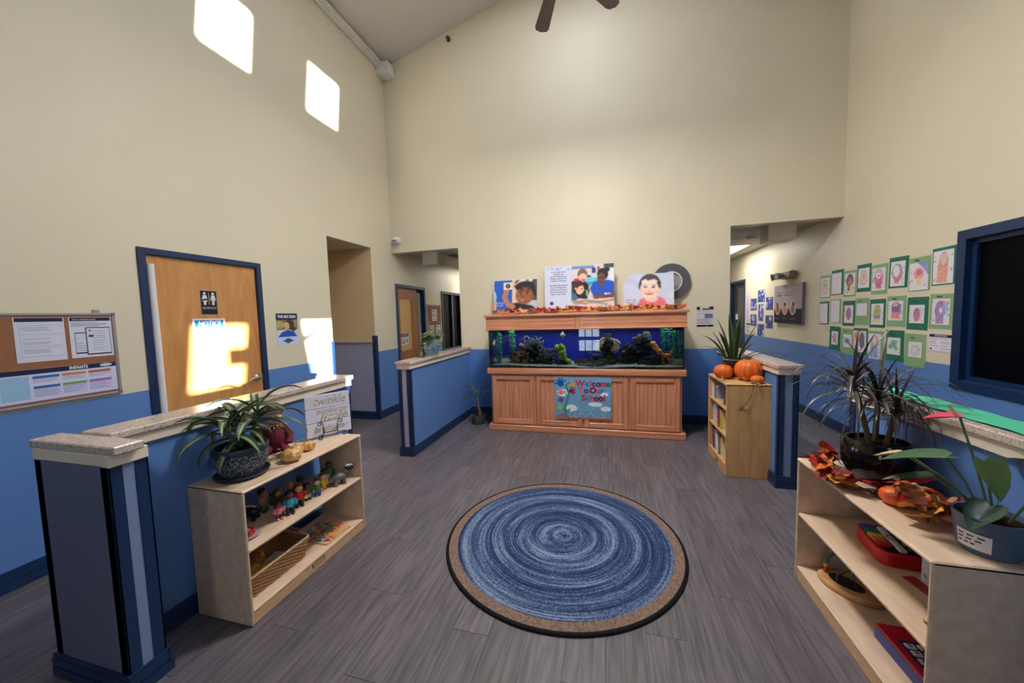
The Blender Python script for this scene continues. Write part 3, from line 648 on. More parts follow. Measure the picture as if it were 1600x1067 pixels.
AQG = mat('aquatic_green', (60, 170, 96), .6, .3, noise=(20, .4))
def aq_plant(x, y, hh, wd, label, seed):
    t = in_tank('aquarium_plant', label, 'aquatic plant', x, y, 'feathery plants at the tank ends'); rng = random.Random(seed)
    st_ = MB(); lf = MB()
    for s_ in range(3):
        dx, dy = rng.uniform(-wd, wd), rng.uniform(-.03, .03); st_.tube([(dx, dy, 0), (dx + .01, dy, hh * .5), (dx - .005, dy, hh)], .004, 5)
        for k in range(90):
            z = hh * k / 90; A = rng.uniform(0, 6.28); l = rng.uniform(.03, .055); p = Vector((dx, dy, z)); d_ = Vector((math.cos(A) * l, math.sin(A) * l, rng.uniform(.0, .02)))
            sd = Vector((-math.sin(A), math.cos(A), .2)) * .011; lf.add([p, p + d_ * .5 + sd, p + d_, p + d_ * .5 - sd], [(0, 1, 2, 3)])
    st_.build('stem', AQG, t, True); tag(lf.build('leaflets', AQG, t, recalc=False), kind='stuff')
aq_plant(-1.45, 4.72, .43, .04, 'feathery green plant against the tank glass nearest the dragon tree', 1)
aq_plant(-1.30, 4.70, .45, .05, 'bushy feathery green plant next to the orange coral', 2)
aq_plant(.66, 4.84, .44, .05, 'feathery blue green plant behind the golden coral', 3)
aq_plant(.76, 4.70, .42, .04, 'feathery green plant against the tank glass nearest the bookcase', 4)
f = in_tank('fish', 'small pale disc shaped fish swimming high in the tank', 'fish', -.585, 4.68); FM = mat('fish_pale', (214, 210, 170), .4)
f.location.z = 1.235
MB().ell((0, 0, 0), (.026, .008, .028), 12, 8).build('body', FM, f, True); MB().prism([(.022, 0), (.04, .016), (.04, -.016)], -.002, .002).build('tail', FM, f); MB().prism([(-.008, .022), (.014, .05), (.016, .02)], -.002, .002).build('fin', FM, f)
MB().prism([(-.008, -.022), (.014, -.05), (.016, -.02)], -.002, .002).build('fin', FM, f)
f = in_tank('fish', 'tiny yellowish fish above the flat brown rock', 'fish', -.24, 4.66); f.location.z = 1.0
MB().ell((0, 0, 0), (.018, .006, .011), 10, 6).build('body', mat('fish_yellow', (150, 150, 90), .4), f, True); MB().prism([(.015, 0), (.028, .009), (.028, -.009)], -.0015, .0015).build('tail', MATS['fish_yellow'], f)
# welcome sign taped to the stand
ws = thing('welcome_sign', 'light blue welcome poster with coloured letters taped to the oak doors', 'sign', (-.325, 4.4955, .2))
c = Cv(150, 112, (112, 172, 214)).grad(0, 1, (104, 158, 190), (110, 176, 224))
c.ell(.15, .62, .11, .09, (240, 240, 246)).ell(.3, .26, .1, .08, (236, 238, 244)).ell(.9, .26, .09, .06, (236, 232, 244)).ell(.72, .36, .12, .05, (240, 240, 250)).ell(.88, .6, .07, .045, (240, 240, 250))
c.poly([(.02, .03), (.12, .12), (.2, .11), (.28, .03)], (190, 92, 92)).rect(.2, 0, 1, .045, (196, 100, 96))
c.line([(.2, .05), (.19, .3), (.24, .5), (.25, .62), (.2, .8)], .016, (40, 140, 120)).line([(.24, .5), (.17, .66)], .01, (40, 140, 120)).line([(.2, .15), (.14, .22)], .012, (40, 140, 120)).line([(.2, .14), (.27, .24)], .012, (40, 140, 120)).line([(.2, .8), (.3, .88)], .01, (80, 130, 60))
def hand(cx, cy, s_, cc, rot):
    c.ell(cx, cy, .05 * s_, .055 * s_, cc)
    for k in range(5):
        A = R(rot - 70 + k * 34); c.line([(cx, cy), (cx + math.cos(A) * .085 * s_, cy + math.sin(A) * .115 * s_)], .012 * s_, cc)
hand(.11, .83, 1.15, (16, 84, 160), 110); hand(.3, .82, .8, (240, 150, 40), 20); hand(.12, .62, .85, (240, 120, 130), 150); hand(.3, .66, .9, (150, 16, 40), 20); hand(.12, .43, .8, (110, 70, 160), 120); hand(.1, .25, .75, (170, 196, 60), 130)
rr = random.Random(3)
for zz in (.26, .1):
    x = .3
    while x < .95:
        A = rr.uniform(0, 6.28); c.line([(x + math.cos(A + k * .9) * .035, zz + math.sin(A + k * .9) * .06) for k in range(5)], .004, (186, 216, 226), .8); x += .085
c.noise(5)
MB().box((-.342, .0006, 0), (.342, .004, .522)).build('card', PAPER, ws); obj('print', c.mesh('print', .684, .522), ws)
LC = {'r': mat('letter_red', (206, 40, 66), .6), 'b': mat('letter_blue', (28, 140, 196), .6), 'm': mat('letter_maroon', (128, 18, 66), .6), 'c': mat('letter_coral', (226, 78, 84), .6), 'g': mat('letter_green', (44, 140, 74), .6), 'p': mat('letter_plum', (120, 30, 110), .6)}
for word, cols, z, xs, sz in (('Welcome', 'rbcpmrg', .442, (-.028, .053, .095, .133, .19, .255, .312), .105), ('To Our', 'cp mcb', .358, (-.02, .045, 0, .125, .185, .235), .1), ('School', 'rbcpmr', .265, (.01, .06, .115, .165, .22, .265), .105)):
    for ch, cc, x in zip(word, cols, xs):
        if ch != ' ': lettering(ch, sz, LC[cc], ws, x, z, -.0012, 'letter', bold=.0055)
# round grey disc on the wall and prints leaning on it
t = thing('round_wall_disc', 'dark grey round disc with pale rimmed centre on the wall behind the baby print', 'wall disc', (.785, YB - .002, 1.885))
fr = Matrix.Rotation(R(90), 4, 'X')
MB().lathe([(0, 0), (.236, 0), (.236, .03), (.23, .045), (.135, .045), (.13, .02), (0, .02)], 48).xf(fr).build('disc', mat('disc_grey', (84, 86, 92), .35), t, True)
MB().lathe([(.118, .02), (.134, .02), (.134, .05), (.118, .05), (.118, .02)], 40).xf(fr).build('rim', mat('disc_rim', (206, 206, 208), .4), t, True)
MB().lathe([(0, .0205), (.118, .0205), (.118, .03), (0, .03)], 40).xf(fr).build('centre', mat('disc_centre', (160, 154, 150), .5), t, True)
def leaning(name, label, cx, w_, h_, cv, th=.035, y=4.93, lean=8, ycut=None):
    t = thing(name, label, 'canvas print', (cx, y, 1.578)); t.rotation_euler = (R(-lean), 0, 0); MB().box((-w_ * .3, .004, -.0555), (w_ * .3, th, .0), .002).build('stand_block', MAPLE, t)
    MB().box((-w_ / 2, .0008, 0), (w_ / 2, th, h_), .003).build('canvas_frame', PAPER, t); obj('print', cv.mesh('print', w_ - .004, h_ - .004), t, (0, 0, .002)); return t
SK1, SK2, SK3 = (150, 92, 66), (236, 196, 176), (110, 70, 54)
# boy holding a toy camera
c = Cv(130, 92, (40, 96, 196)).rect(.42, 0, 1, 1, (206, 192, 180)).rect(.62, .55, .9, 1, (214, 224, 240)).rect(.9, .3, 1, 1, (74, 82, 90)).rect(.42, 0, .5, 1, (226, 200, 172)).rect(.86, 0, 1, .3, (190, 206, 230)).ell(.0, .45, .06, .2, (170, 200, 240)).rect(0, 0, .06, .3, (226, 160, 130))
c.poly([(.40, 0), (.40, .22), (.55, .24), (.9, .12), (.98, 0)], (42, 44, 54)).line([(.3, .68), (.25, .42), (.34, .18), (.44, .12)], .062, (188, 130, 106)).ell(.3, .72, .06, .09, (188, 130, 106))
c.rect(.22, .68, .42, .92, (240, 222, 196)).ell(.33, .80, .055, .075, (120, 104, 84)).ring(.33, .80, .055, .075, .35, (40, 36, 34)).ell(.73, .74, .22, .2, (52, 42, 42)).ell(.88, .55, .1, .24, (52, 42, 42))
c.ell(.71, .47, .2, .29, (150, 96, 72)).ell(.9, .42, .045, .09, (140, 86, 64)).ell(.64, .52, .035, .02, (222, 214, 206)).ell(.79, .53, .035, .02, (222, 214, 206)).ell(.635, .52, .022, .022, (30, 22, 20)).ell(.785, .53, .022, .022, (30, 22, 20)).line([(.59, .59), (.68, .6)], .01, (60, 40, 34)).line([(.74, .61), (.84, .6)], .01, (60, 40, 34))
c.ell(.67, .42, .045, .045, (126, 76, 58)).ell(.66, .3, .075, .035, (128, 60, 54)).ell(.66, .31, .05, .014, (240, 232, 226)).ell(.71, .36, .12, .06, (168, 110, 84), .35).ell(.6, .4, .05, .06, (176, 116, 90), .5)
for k in range(40): q = random.Random(k); c.ell(.73 + q.gauss(0, .13), .8 + q.gauss(0, .07), .03, .04, (44, 36, 38), .7)
c.blur(3).noise(5, 1)
p = leaning('canvas_print', 'canvas print of a child holding up a toy camera against blue', -1.265, .62, .425, c)
lettering('FOR FUN\nFOR LIFE', .034, PAPER, p, -.24, .085, -.001, align='CENTER')
# classroom print with text
c = Cv(190, 124, (206, 214, 242)).rect(.39, 0, 1, 1, (214, 210, 214))
for k in range(16): q = random.Random(k + 50); c.ell(q.uniform(.03, .37), q.uniform(.9, .98), .006, .008, (70, 84, 150))
c.rect(.4, .9, .72, .99, (150, 170, 214)).rect(.4, .93, .72, .945, (60, 80, 140)).rect(.86, .9, 1, 1, (70, 80, 86)).rect(.69, .8, .74, .92, (40, 70, 120)).rect(.77, .82, .8, .94, (190, 70, 90)).rect(.92, .6, 1, .88, (226, 232, 246))
c.rect(.6, .52, .78, .7, (60, 160, 210)).rect(.6, .6, .78, .7, (110, 200, 230)).poly([(.6, .7), (.64, .76), (.69, .72)], (30, 34, 40))
c.poly([(.40, .25), (.4, .62), (.5, .66), (.6, .6), (.67, .46), (.62, .2)], (32, 36, 44)).line([(.66, .46), (.71, .32), (.72, .22)], .022, (226, 176, 152)).ell(.555, .78, .07, .13, (134, 98, 72)).ell(.56, .7, .06, .1, (232, 190, 168)).ell(.57, .645, .035, .025, (206, 90, 90)).ell(.5, .71, .014, .03, (222, 176, 154))
c.ell(.47, .66, .04, .035, (226, 60, 90)).ell(.515, .44, .06, .13, (234, 186, 164)).poly([(.55, .5), (.59, .41), (.55, .36)], (234, 186, 164)).poly([(.41, .3), (.405, .55), (.45, .64), (.53, .64), (.58, .53), (.5, .5), (.46, .4), (.44, .3)], (70, 47, 42)).ell(.46, .45, .018, .032, (226, 172, 150)).poly([(.395, .18), (.395, .38), (.45, .34), (.5, .22), (.5, .16)], (60, 120, 150)).ell(.545, .44, .008, .014, (40, 30, 30))
c.poly([(.66, .45), (.72, .6), (.8, .62), (.92, .62), (1, .58), (1, .22), (.72, .2), (.7, .3)], (36, 84, 200)).ell(.84, .76, .075, .14, (44, 38, 44)).ell(.9, .86, .04, .05, (40, 34, 40)).ell(.82, .66, .055, .13, (112, 76, 62)).poly([(.8, .55), (.86, .55), (.83, .42)], (112, 76, 62)).ell(.805, .68, .012, .012, (20, 16, 16)).ell(.845, .68, .012, .012, (20, 16, 16)).line([(.8, .58), (.84, .58)], .006, (90, 40, 40))
c.line([(.74, .26), (.86, .24)], .03, (120, 80, 64)).line([(.99, .32), (.88, .24)], .03, (112, 74, 60)).ell(.88, .31, .018, .024, (240, 244, 250)).line([(.9, .31), (.95, .31)], .006, (220, 230, 244))
c.poly([(.395, 0), (.395, .12), (.5, .22), (.7, .2), (1, .22), (1, 0)], (222, 206, 198)).poly([(.395, 0), (.395, .06), (.6, .02), (.6, 0)], (30, 44, 100)).line([(.42, .14), (.6, .17), (.8, .13), (1, .17)], .012, (170, 130, 110)).line([(.45, .1), (.7, .12), (.9, .07)], .012, (150, 160, 150)).line([(.5, .13), (.6, .09)], .014, (196, 130, 100)).ell(.62, .34, .02, .09, (120, 170, 140))
c.ell(.105, .125, .026, .038, (34, 48, 90)).blur(2).noise(5, 2)
p = leaning('canvas_print', 'wide canvas print with a text panel beside children at a table', -.39, .915, .575, c, lean=6)
NT = mat('ink_navy', (34, 44, 84), .7)
lettering('In our classrooms,\ncreativity and\ncuriosity blossom as\nchildren discover the\nwonder of learning.\n\nThe skills they develop\nhere will help them\nbecome good humans\nwho are prepared to\ntake on the world.', .027, NT, p, -.27, .345, -.001, fitw=.25, line=1.12, bold=.0006)
# smiling baby print, upper corner worn away
c = Cv(110, 72, (206, 214, 240)); 
for k in range(10): q = random.Random(k + 9); c.ell(q.uniform(0, 1), q.uniform(.3, 1), .12, .09, (190, 196, 226) if k % 2 else (222, 228, 246), .5)
c.ell(.53, .62, .22, .36, (74, 68, 74)).poly([(.25, 0), (.34, .2), (.5, .28), (.72, .26), (.82, .16), (.86, 0)], (232, 122, 140)).ell(.56, .2, .13, .1, (240, 206, 190)).ell(.52, .5, .185, .31, (246, 216, 204)).ell(.35, .46, .03, .07, (240, 204, 190)).ell(.715, .46, .03, .08, (240, 200, 186)).ell(.52, .74, .16, .1, (246, 222, 214)).poly([(.4, .86), (.5, .78), (.62, .82), (.64, .94), (.42, .94)], (84, 76, 80)).ell(.445, .57, .034, .018, (52, 40, 40)).ell(.6, .56, .038, .018, (52, 40, 40)).line([(.4, .62), (.47, .635)], .007, (150, 120, 110)).line([(.57, .63), (.65, .62)], .007, (150, 120, 110))
c.ell(.52, .46, .035, .03, (240, 196, 184)).ell(.52, .375, .085, .04, (190, 96, 96)).ell(.52, .39, .065, .018, (250, 246, 244)).ell(.41, .42, .04, .05, (246, 190, 184), .5).ell(.64, .42, .04, .05, (246, 190, 184), .5)
for k in range(26): q = random.Random(k + 70); c.ell(q.uniform(.3, .8), q.uniform(.02, .18), .006, .009, (190, 84, 110), .8)
c.poly([(0, 0), (.12, 0), (.0, .08)], (250, 236, 150)).blur(2).noise(5, 3)
t = thing('canvas_print', 'canvas print of a smiling baby in pink with a rounded corner', 'canvas print', (.485, 4.93, 1.585)); t.rotation_euler = (R(-7), 0, 0); MB().box((-.2, .004, -.067), (.2, .03, .0), .002).build('stand_block', MAPLE, t)
w_, h_ = .60, .405
out = [(-w_ / 2, 0), (w_ / 2, 0), (w_ / 2, h_), (-.19, h_), (-.27, h_ - .055), (-w_ / 2, h_ - .12)]
MB().prism(out, .0008, .03).build('canvas_frame', PAPER, t)
me = c.mesh('print', w_, h_); bm = bmesh.new(); bm.from_mesh(me)
bmesh.ops.bisect_plane(bm, geom=bm.verts[:] + bm.edges[:] + bm.faces[:], plane_co=(-.23, 0, h_ - .028), plane_no=(-.055, 0, .08), clear_outer=True)
bmesh.ops.bisect_plane(bm, geom=bm.verts[:] + bm.edges[:] + bm.faces[:], plane_co=(-.29, 0, h_ - .0875), plane_no=(-.065, 0, .04), clear_outer=True)
bm.to_mesh(me); bm.free(); obj('print', me, t); lettering('FOR FUN\nFOR LIFE', .032, NT, t, -.215, .055, -.001)
# garland of maple leaves on the hood
def maple(rng, s_):
    P = []
    for k, (A, r_) in enumerate(((-90, .16), (-60, .55), (-35, .5), (-20, .85), (0, .55), (18, 1.0), (38, .5), (60, .75), (75, .55), (90, 1.1), (105, .55), (120, .75), (142, .5), (162, 1.0), (180, .55), (200, .85), (215, .5), (240, .55))):
        P.append((math.cos(R(A)) * r_ * s_ * rng.uniform(.9, 1.1), math.sin(R(A)) * r_ * s_ * rng.uniform(.9, 1.1)))
    vs = [(0, 0, 0)] + [(x, y, (x * x + y * y) / s_ * rng.uniform(.1, .5) + rng.uniform(-.1, .1) * s_) for x, y in P]; n = len(P)
    return MB().add(vs, [(0, 1 + i, 1 + (i + 1) % n) for i in range(n)])
LEAFC = [mat('leaf_%s' % n_, c_, .6, .3, noise=(25, .3)) for n_, c_ in (('crimson', (138, 14, 34)), ('red', (182, 34, 40)), ('orange', (220, 110, 40)), ('amber', (214, 148, 60)), ('tan', (196, 150, 96)), ('peach', (236, 166, 120)), ('brown', (120, 62, 34)))]
lr = random.Random(7); LEAFM = [maple(lr, .042).mesh('maple_leaf', m, recalc=False) for m in LEAFC for _ in range(2)]
def leaf_obj(parent, loc, sc_=1.0, k=None, up=.9):
    o = obj('leaf', LEAFM[k if k is not None else lr.randrange(len(LEAFM))], parent, loc)
    o.rotation_euler = (lr.uniform(-up, up) + .6, lr.uniform(-up, up), lr.uniform(0, 6.28)); o.scale = (sc_,) * 3; return o
ga = thing('leaf_garland', 'garland of red, orange and tan autumn maple leaves along the tank hood', 'garland', (ac, 4.6, 1.517))
vine = []
for i in range(61):
    u = i / 60; vine.append((a + .06 + (b - a - .06) * u, .03 * math.sin(u * 40), .016 + .006 * math.sin(u * 70)))
MB().tube(vine, .004, 6).build('vine', LEAFC[6], ga, True)
for i in range(120):
    u = (i + lr.uniform(0, .8)) / 120; leaf_obj(ga, (a + .05 + (b - a - .03) * u, lr.uniform(-.11, .04), .03 + abs(lr.gauss(0, .014))), lr.uniform(.8, 1.2), up=.9)
# ------------------------------------------------------------------ things on the walls
def flat(name, label, cat, wallside, u0, u1, z0, z1, cv=None, th=.003, backing=None, group=None, off=.001, partname='sheet'):
    """thin board hung on a wall: front faces the room; u is y on the side walls, x on the back wall"""
    W, H = abs(u1 - u0), z1 - z0; um = (u0 + u1) / 2; g = th + off
    loc, rz = {'L': ((XL + g, um, z0), R(90)), 'R': ((XR - g, um, z0), R(-90)), 'B': ((um, YB - g, z0), 0)}[wallside]
    t = thing(name, label, cat, loc, rz, group)
    MB().box((-W / 2, .0004, 0), (W / 2, th, H)).build(partname, backing or PAPER, t)
    if cv: obj('print', cv.mesh('print', W - .002, H - .002), t, (0, 0, .001))
    t['_'] = 0; del t['_']; t_w[t.name] = (W, H); return t
t_w = {}
def lines(c, x0, x1, y0, y1, n, col_=(120, 124, 150), t=.004, seed=0, al=.8):
    q = random.Random(seed)
    for k in range(n):
        y = y1 - (y1 - y0) * (k + .5) / n; c.line([(x0, y), (x0 + (x1 - x0) * q.uniform(.65, 1), y)], t, col_, al)
    return c
NAVYI = (24, 34, 72)
# restroom sign and notice on the door
XLd = XL - .013
s_ = thing('restroom_sign', 'black restroom sign with two white figures on the wooden door', 'sign', (XLd + .004, 2.391, 1.58), R(90))
MB().box((-.071, .0005, 0), (.071, .004, .211), .002).build('sign_rim', mat('sign_silver', (150, 152, 160), .4), s_)
MB().box((-.066, -.001, .005), (.066, .001, .206), .001).build('sign_face', BLACK, s_)
for sx, dress in ((-.034, 1), (.034, 0)):
    mb = MB().lathe([(0, 0), (.0105, 0), (.0105, .0015), (0, .0015)], 16).xf(Matrix.Translation((sx, -.001, .184)) @ Matrix.Rotation(R(90), 4, 'X'))
    body = [(sx - .013, .17), (sx + .013, .17), (sx + .024, .125), (sx + .017, .122), (sx + .011, .145), (sx + .021, .115 if dress else .118), (sx + .010, .115), (sx + .009, .085), (sx + .001, .085), (sx, .114), (sx - .001, .085), (sx - .009, .085), (sx - .010, .115), (sx - .021 if dress else sx - .010, .115), (sx - .011, .145), (sx - .017, .122), (sx - .024, .125)]
    if not dress: body[5] = (sx + .010, .118)
    mb.prism(body, -.0025, -.001); mb.build('figure', PAPER, s_)
MB().box((-.0015, -.0025, .09), (.0015, -.001, .19)).build('divider', PAPER, s_)
lettering('RESTROOM', .022, PAPER, s_, 0, .058, -.0022, fitw=.11)
c = Cv(60, 70, (236, 238, 246)).rect(.06, .77, .94, .96, (20, 120, 190)); lines(c, .1, .9, .1, .7, 5, (60, 70, 110), .02, 3, .6)
n_ = thing('notice_sign', 'white NOTICE sign with a blue header under the restroom sign', 'sign', (XLd + .003, 2.381, 1.235), R(90))
MB().box((-.134, .0004, 0), (.134, .0025, .312)).build('sheet', PAPER, n_); obj('print', c.mesh('print', .266, .31), n_, (0, 0, .001)); lettering('NOTICE', .066, PAPER, n_, 0, .267, -.001, fitw=.19, bold=.002, shear=.15)
# the big idea poster
c = Cv(54, 68, (196, 208, 244)).rect(0, .8, 1, 1, NAVYI).rect(.02, .27, .98, .8, (118, 122, 84)).ell(.15, .65, .2, .12, (170, 170, 90)).ell(.9, .66, .2, .14, (140, 140, 110)).rect(.02, .27, .98, .48, (206, 206, 216)).ell(.6, .64, .22, .16, (74, 50, 40)).poly([(.5, .72), (.95, .52), (.8, .42), (.55, .5)], (84, 58, 44)).ell(.46, .6, .13, .13, (206, 164, 148)).poly([(.06, .27), (.25, .42), (.5, .48), (.78, .42), (.94, .27)], (34, 84, 190)).ell(.37, .6, .012, .015, (30, 24, 24)).ell(.36, .545, .04, .02, (150, 60, 60))
c.rect(0, 0, 1, .27, (196, 210, 248)).ell(.5, .14, .13, .08, (70, 100, 110)).rect(.28, .12, .74, .16, (50, 70, 96)).rect(.33, .17, .67, .19, (60, 84, 110)).noise(6)
p = flat('poster', 'THE BIG IDEA poster of a child in blue beside the restroom door', 'poster', 'L', 3.023, 3.292, 1.252, 1.592, c); lettering('THE BIG IDEA!', .04, PAPER, p, 0, .304, -.001, fitw=.23, bold=.0015)
# cork bulletin board with papers
bb = thing('bulletin_board', 'cork bulletin board with aluminium frame beside the hinge side of the restroom door', 'bulletin board', (XL + .014, 1.24, 1.035), R(90))
MB().box((-.5, .0, .012), (.5, .012, .548)).build('cork_panel', CORK, bb)
for a_, b_ in (((-.512, -.006, 0), (.503, .013, .016)), ((-.512, -.006, .544), (.503, .013, .56)), ((.487, -.006, .016), (.503, .013, .544)), ((-.512, -.006, .016), (-.496, .013, .544))): bx('frame_bar', a_, b_, ALU, bb, .003)
for x in (-.512, .481):
    for z in (-.001, .54): bx('corner_cap', (x, -.0075, z), (x + .0225, .013, z + .021), mat('cap_grey', (108, 110, 116), .5), bb, .002)
bx('hanging_clip', (.395, -.004, .555), (.428, .01, .583), ALU, bb, .003)
def pinned(label, y0, y1, z0, z1, cv, name='pinned_paper'):
    t = thing(name, label, 'paper', (XL + .0158, (y0 + y1) / 2, z0), R(90)); W, H = y1 - y0, z1 - z0
    MB().box((-W / 2, .0003, 0), (W / 2, .0015, H)).build('sheet', PAPER, t); obj('print', cv.mesh('print', W - .001, H - .001), t, (0, 0, .0005)); return t
c = Cv(76, 90, (212, 214, 234)).rect(.03, .9, .97, .985, NAVYI); lines(c, .05, .93, .76, .87, 4, (90, 94, 120), .006, 1); c.rect(.1, .1, .4, .62, (30, 32, 46)).rect(.12, .13, .39, .6, (206, 210, 232)); lines(c, .15, .36, .16, .55, 7, (90, 94, 120), .006, 2)
c.rect(.36, .06, .95, .74, (26, 28, 42)).rect(.385, .09, .93, .72, (210, 214, 236)).ell(.46, .66, .03, .02, (90, 40, 60)).rect(.42, .5, .54, .56, (70, 40, 50)); lines(c, .5, .88, .14, .68, 9, (110, 114, 140), .006, 3); c.noise(4)
p = pinned('white info sheet with a tablet and phone pictured, pinned to the bulletin board', 1.515, 1.72, 1.305, 1.568, c); lettering('FAMILY COMMUNICATION', .012, PAPER, p, -.03, .247, -.0008, fitw=.11)
c = Cv(70, 90, (208, 210, 230)).rect(.03, .9, .97, .985, NAVYI)
for z in (.12, .36, .62): c.rect(.1, z, .92, z + .2, (170, 176, 206)).rect(.11, z + .01, .91, z + .19, (212, 214, 234)); lines(c, .15, .85, z + .03, z + .17, 4, (110, 114, 140), .006, 4)
pinned('white info sheet with boxed text at the bulletin board centre', 1.29, 1.495, 1.302, 1.568, c)
c = Cv(150, 76, (206, 210, 238)).rect(0, .84, 1, 1, NAVYI)
for k, cc in enumerate(((36, 100, 170), (200, 136, 74), (190, 92, 70))): c.rect(.26 + k * .235, .7, .47 + k * .235, .77, cc); lines(c, .26 + k * .235, .47 + k * .235, .48, .68, 5, (120, 124, 160), .003, k)
for k, cc in enumerate(((36, 100, 170), (116, 160, 84), (160, 100, 180))): c.rect(.26 + k * .235, .4, .47 + k * .235, .47, cc).rect(.26 + k * .235, .12, .47 + k * .235, .4, (196, 196, 236)); lines(c, .26 + k * .235, .47 + k * .235, .15, .38, 5, (120, 124, 160), .003, k + 5)
c.rect(.02, .1, .23, .8, (150, 190, 226)).rect(0, .0, 1, .02, (120, 30, 60)).ell(.9, .92, .06, .05, (200, 210, 230)).noise(4)
p = pinned('wide INFANTS chart with coloured section headings on the bulletin board', 1.205, 1.722, 1.062, 1.26, c, 'wall_chart'); lettering('INFANTS', .026, PAPER, p, .075, .182, -.0008, fitw=.085, bold=.001)
c = Cv(60, 70, (214, 216, 232)).rect(.03, .88, .97, .98, NAVYI); lines(c, .08, .92, .1, .82, 14, (110, 114, 140), .007, 8); pinned('plain text sheet at the far end of the bulletin board', 1.0, 1.19, 1.30, 1.565, c)
c = Cv(60, 60, (214, 216, 232)).rect(.03, .86, .97, .98, (40, 90, 150)); lines(c, .08, .92, .1, .8, 10, (110, 114, 140), .007, 9); pinned('text sheet with blue heading below the far plain sheet', .99, 1.19, 1.07, 1.27, c)
# calendar sheet on the back wall
c = Cv(40, 50, (206, 200, 212)).rect(.0, .84, .2, 1, (20, 18, 24)).rect(.34, .84, 1, 1, (30, 22, 26)).rect(.3, .9, .75, 1, (206, 200, 212)).rect(.48, .43, .96, .6, (96, 120, 160)).rect(.48, .58, .96, .62, (50, 66, 100)).rect(0, 0, 1, .1, (14, 14, 22)).ell(.6, .05, .05, .025, (150, 156, 170)); lines(c, .06, .95, .14, .4, 5, (130, 116, 136), .012, 3); lines(c, .06, .95, .62, .82, 3, (150, 140, 160), .01, 4)
flat('wall_notice', 'small white notice with dark bars on the back wall beside the tank', 'notice', 'B', 1.098, 1.296, 1.288, 1.549, c)
# corridor wall: blue cards, strips, portrait board, emergency light
CARDS = [(7.695, 7.389, 1.625, 1.841), (8.042, 7.744, 1.477, 1.697), (7.331, 7.05, 1.478, 1.697), (7.663, 7.436, 1.286, 1.583), (8.039, 7.746, 1.181, 1.398), (7.339, 7.043, 1.163, 1.384), (7.691, 7.393, 1.008, 1.225)]
CN = ['topmost', 'upper outer', 'upper inner', 'narrow middle', 'lower outer', 'lower inner', 'bottom']
CW = ['topmost of the group', 'upper one next to the paper strip', 'upper one next to the portrait board', 'narrow one at the centre of the group', 'lower one next to the paper strip', 'lower one next to the portrait board', 'lowest, touching the blue dado']
for k, (y0, y1, z0, z1) in enumerate(CARDS):
    q = random.Random(k + 30); c = Cv(22, 22, (66, 78, 150))
    for _ in range(9): c.ell(q.uniform(.1, .9), q.uniform(.1, .9), q.uniform(.05, .16), q.uniform(.05, .18), q.choice([(180, 186, 226), (120, 132, 196), (50, 60, 130), (196, 198, 226)]))
    flat('photo_card', 'blue picture card on the corridor wall, ' + CW[k], 'picture card', 'R', y0, y1, z0, z1, c, group='blue cards on the corridor wall')
c = Cv(20, 50, (220, 206, 226)); lines(c, .1, .9, .05, .9, 16, (180, 140, 190), .02, 2); flat('paper_strip', 'tall pale printed strip beside the corridor doorway', 'paper', 'R', 8.31, 8.1, 1.24, 1.825, c)
c = Cv(20, 20, (214, 206, 220)).rect(0, .8, 1, 1, (40, 40, 90)); lines(c, .1, .9, .05, .75, 6, (130, 110, 150), .03, 2); flat('paper_strip', 'short pale sheet under the tall strip by the corridor doorway', 'paper', 'R', 8.25, 8.06, 1.04, 1.225, c)
c = Cv(96, 70, (172, 160, 168)).rect(0, 0, 1, .37, (22, 22, 38)).line([(.13, .79), (.28, .79)], .006, (60, 56, 66)).line([(.13, .73), (.28, .73)], .012, (70, 66, 80)).line([(.38, .79), (.78, .79)], .008, (110, 100, 112)).line([(.4, .73), (.7, .73)], .008, (110, 100, 112))
for k, x in enumerate((.15, .42, .7)):
    c.ell(x, .4, .11, .18, (196, 170, 160)).ell(x + .02 * (k - 1), .48, .04, .07, (74, 50, 44)).ell(x, .36, .06, .1, ((150, 80, 60), (196, 130, 100), (120, 110, 130))[k]).rect(x - .1, .11, x + .08, .13, (130, 130, 150))
c.noise(5); flat('canvas_print', 'grey and navy canvas with three oval portraits on the corridor wall', 'canvas print', 'R', 6.90, 6.01, 1.27, 1.855, c, th=.04, backing=mat('canvas_edge', (112, 104, 108), .7))
e = thing('emergency_light', 'beige twin-head emergency light above the portrait canvas', 'emergency light', (XR, 6.45, 1.93), R(-90)); EM = mat('emergency_beige', (176, 164, 138), .5)
MB().box((-.16, -.075, .01), (.16, -.0005, .125), .012).build('housing', EM, e); bx('battery_cover', (.02, -.082, .02), (.15, -.07, .115), mat('emergency_dull', (150, 140, 116), .5), e, .004)
for x, A in ((-.22, -25), (-.06, 10)):
    mb = MB().lathe([(.0, 0), (.038, 0), (.052, .07), (.054, .085), (.0, .085)], 18).xf(Matrix.Translation((x, -.09, .07)) @ Matrix.Rotation(R(A), 4, 'Z') @ Matrix.Rotation(R(100), 4, 'X')); hd = mb.build('lamp_head', EM, e, True)
    MB().lathe([(0, .0855), (.045, .0855), (.045, .088), (0, .088)], 16).xf(Matrix.Translation((x, -.09, .07)) @ Matrix.Rotation(R(A), 4, 'Z') @ Matrix.Rotation(R(100), 4, 'X')).build('lens', PAPER, hd)
MB().tube([(-.2, -.09, .06), (-.2, -.04, .04), (-.14, -.03, .04)], .012, 8).build('bracket', EM, e, True)
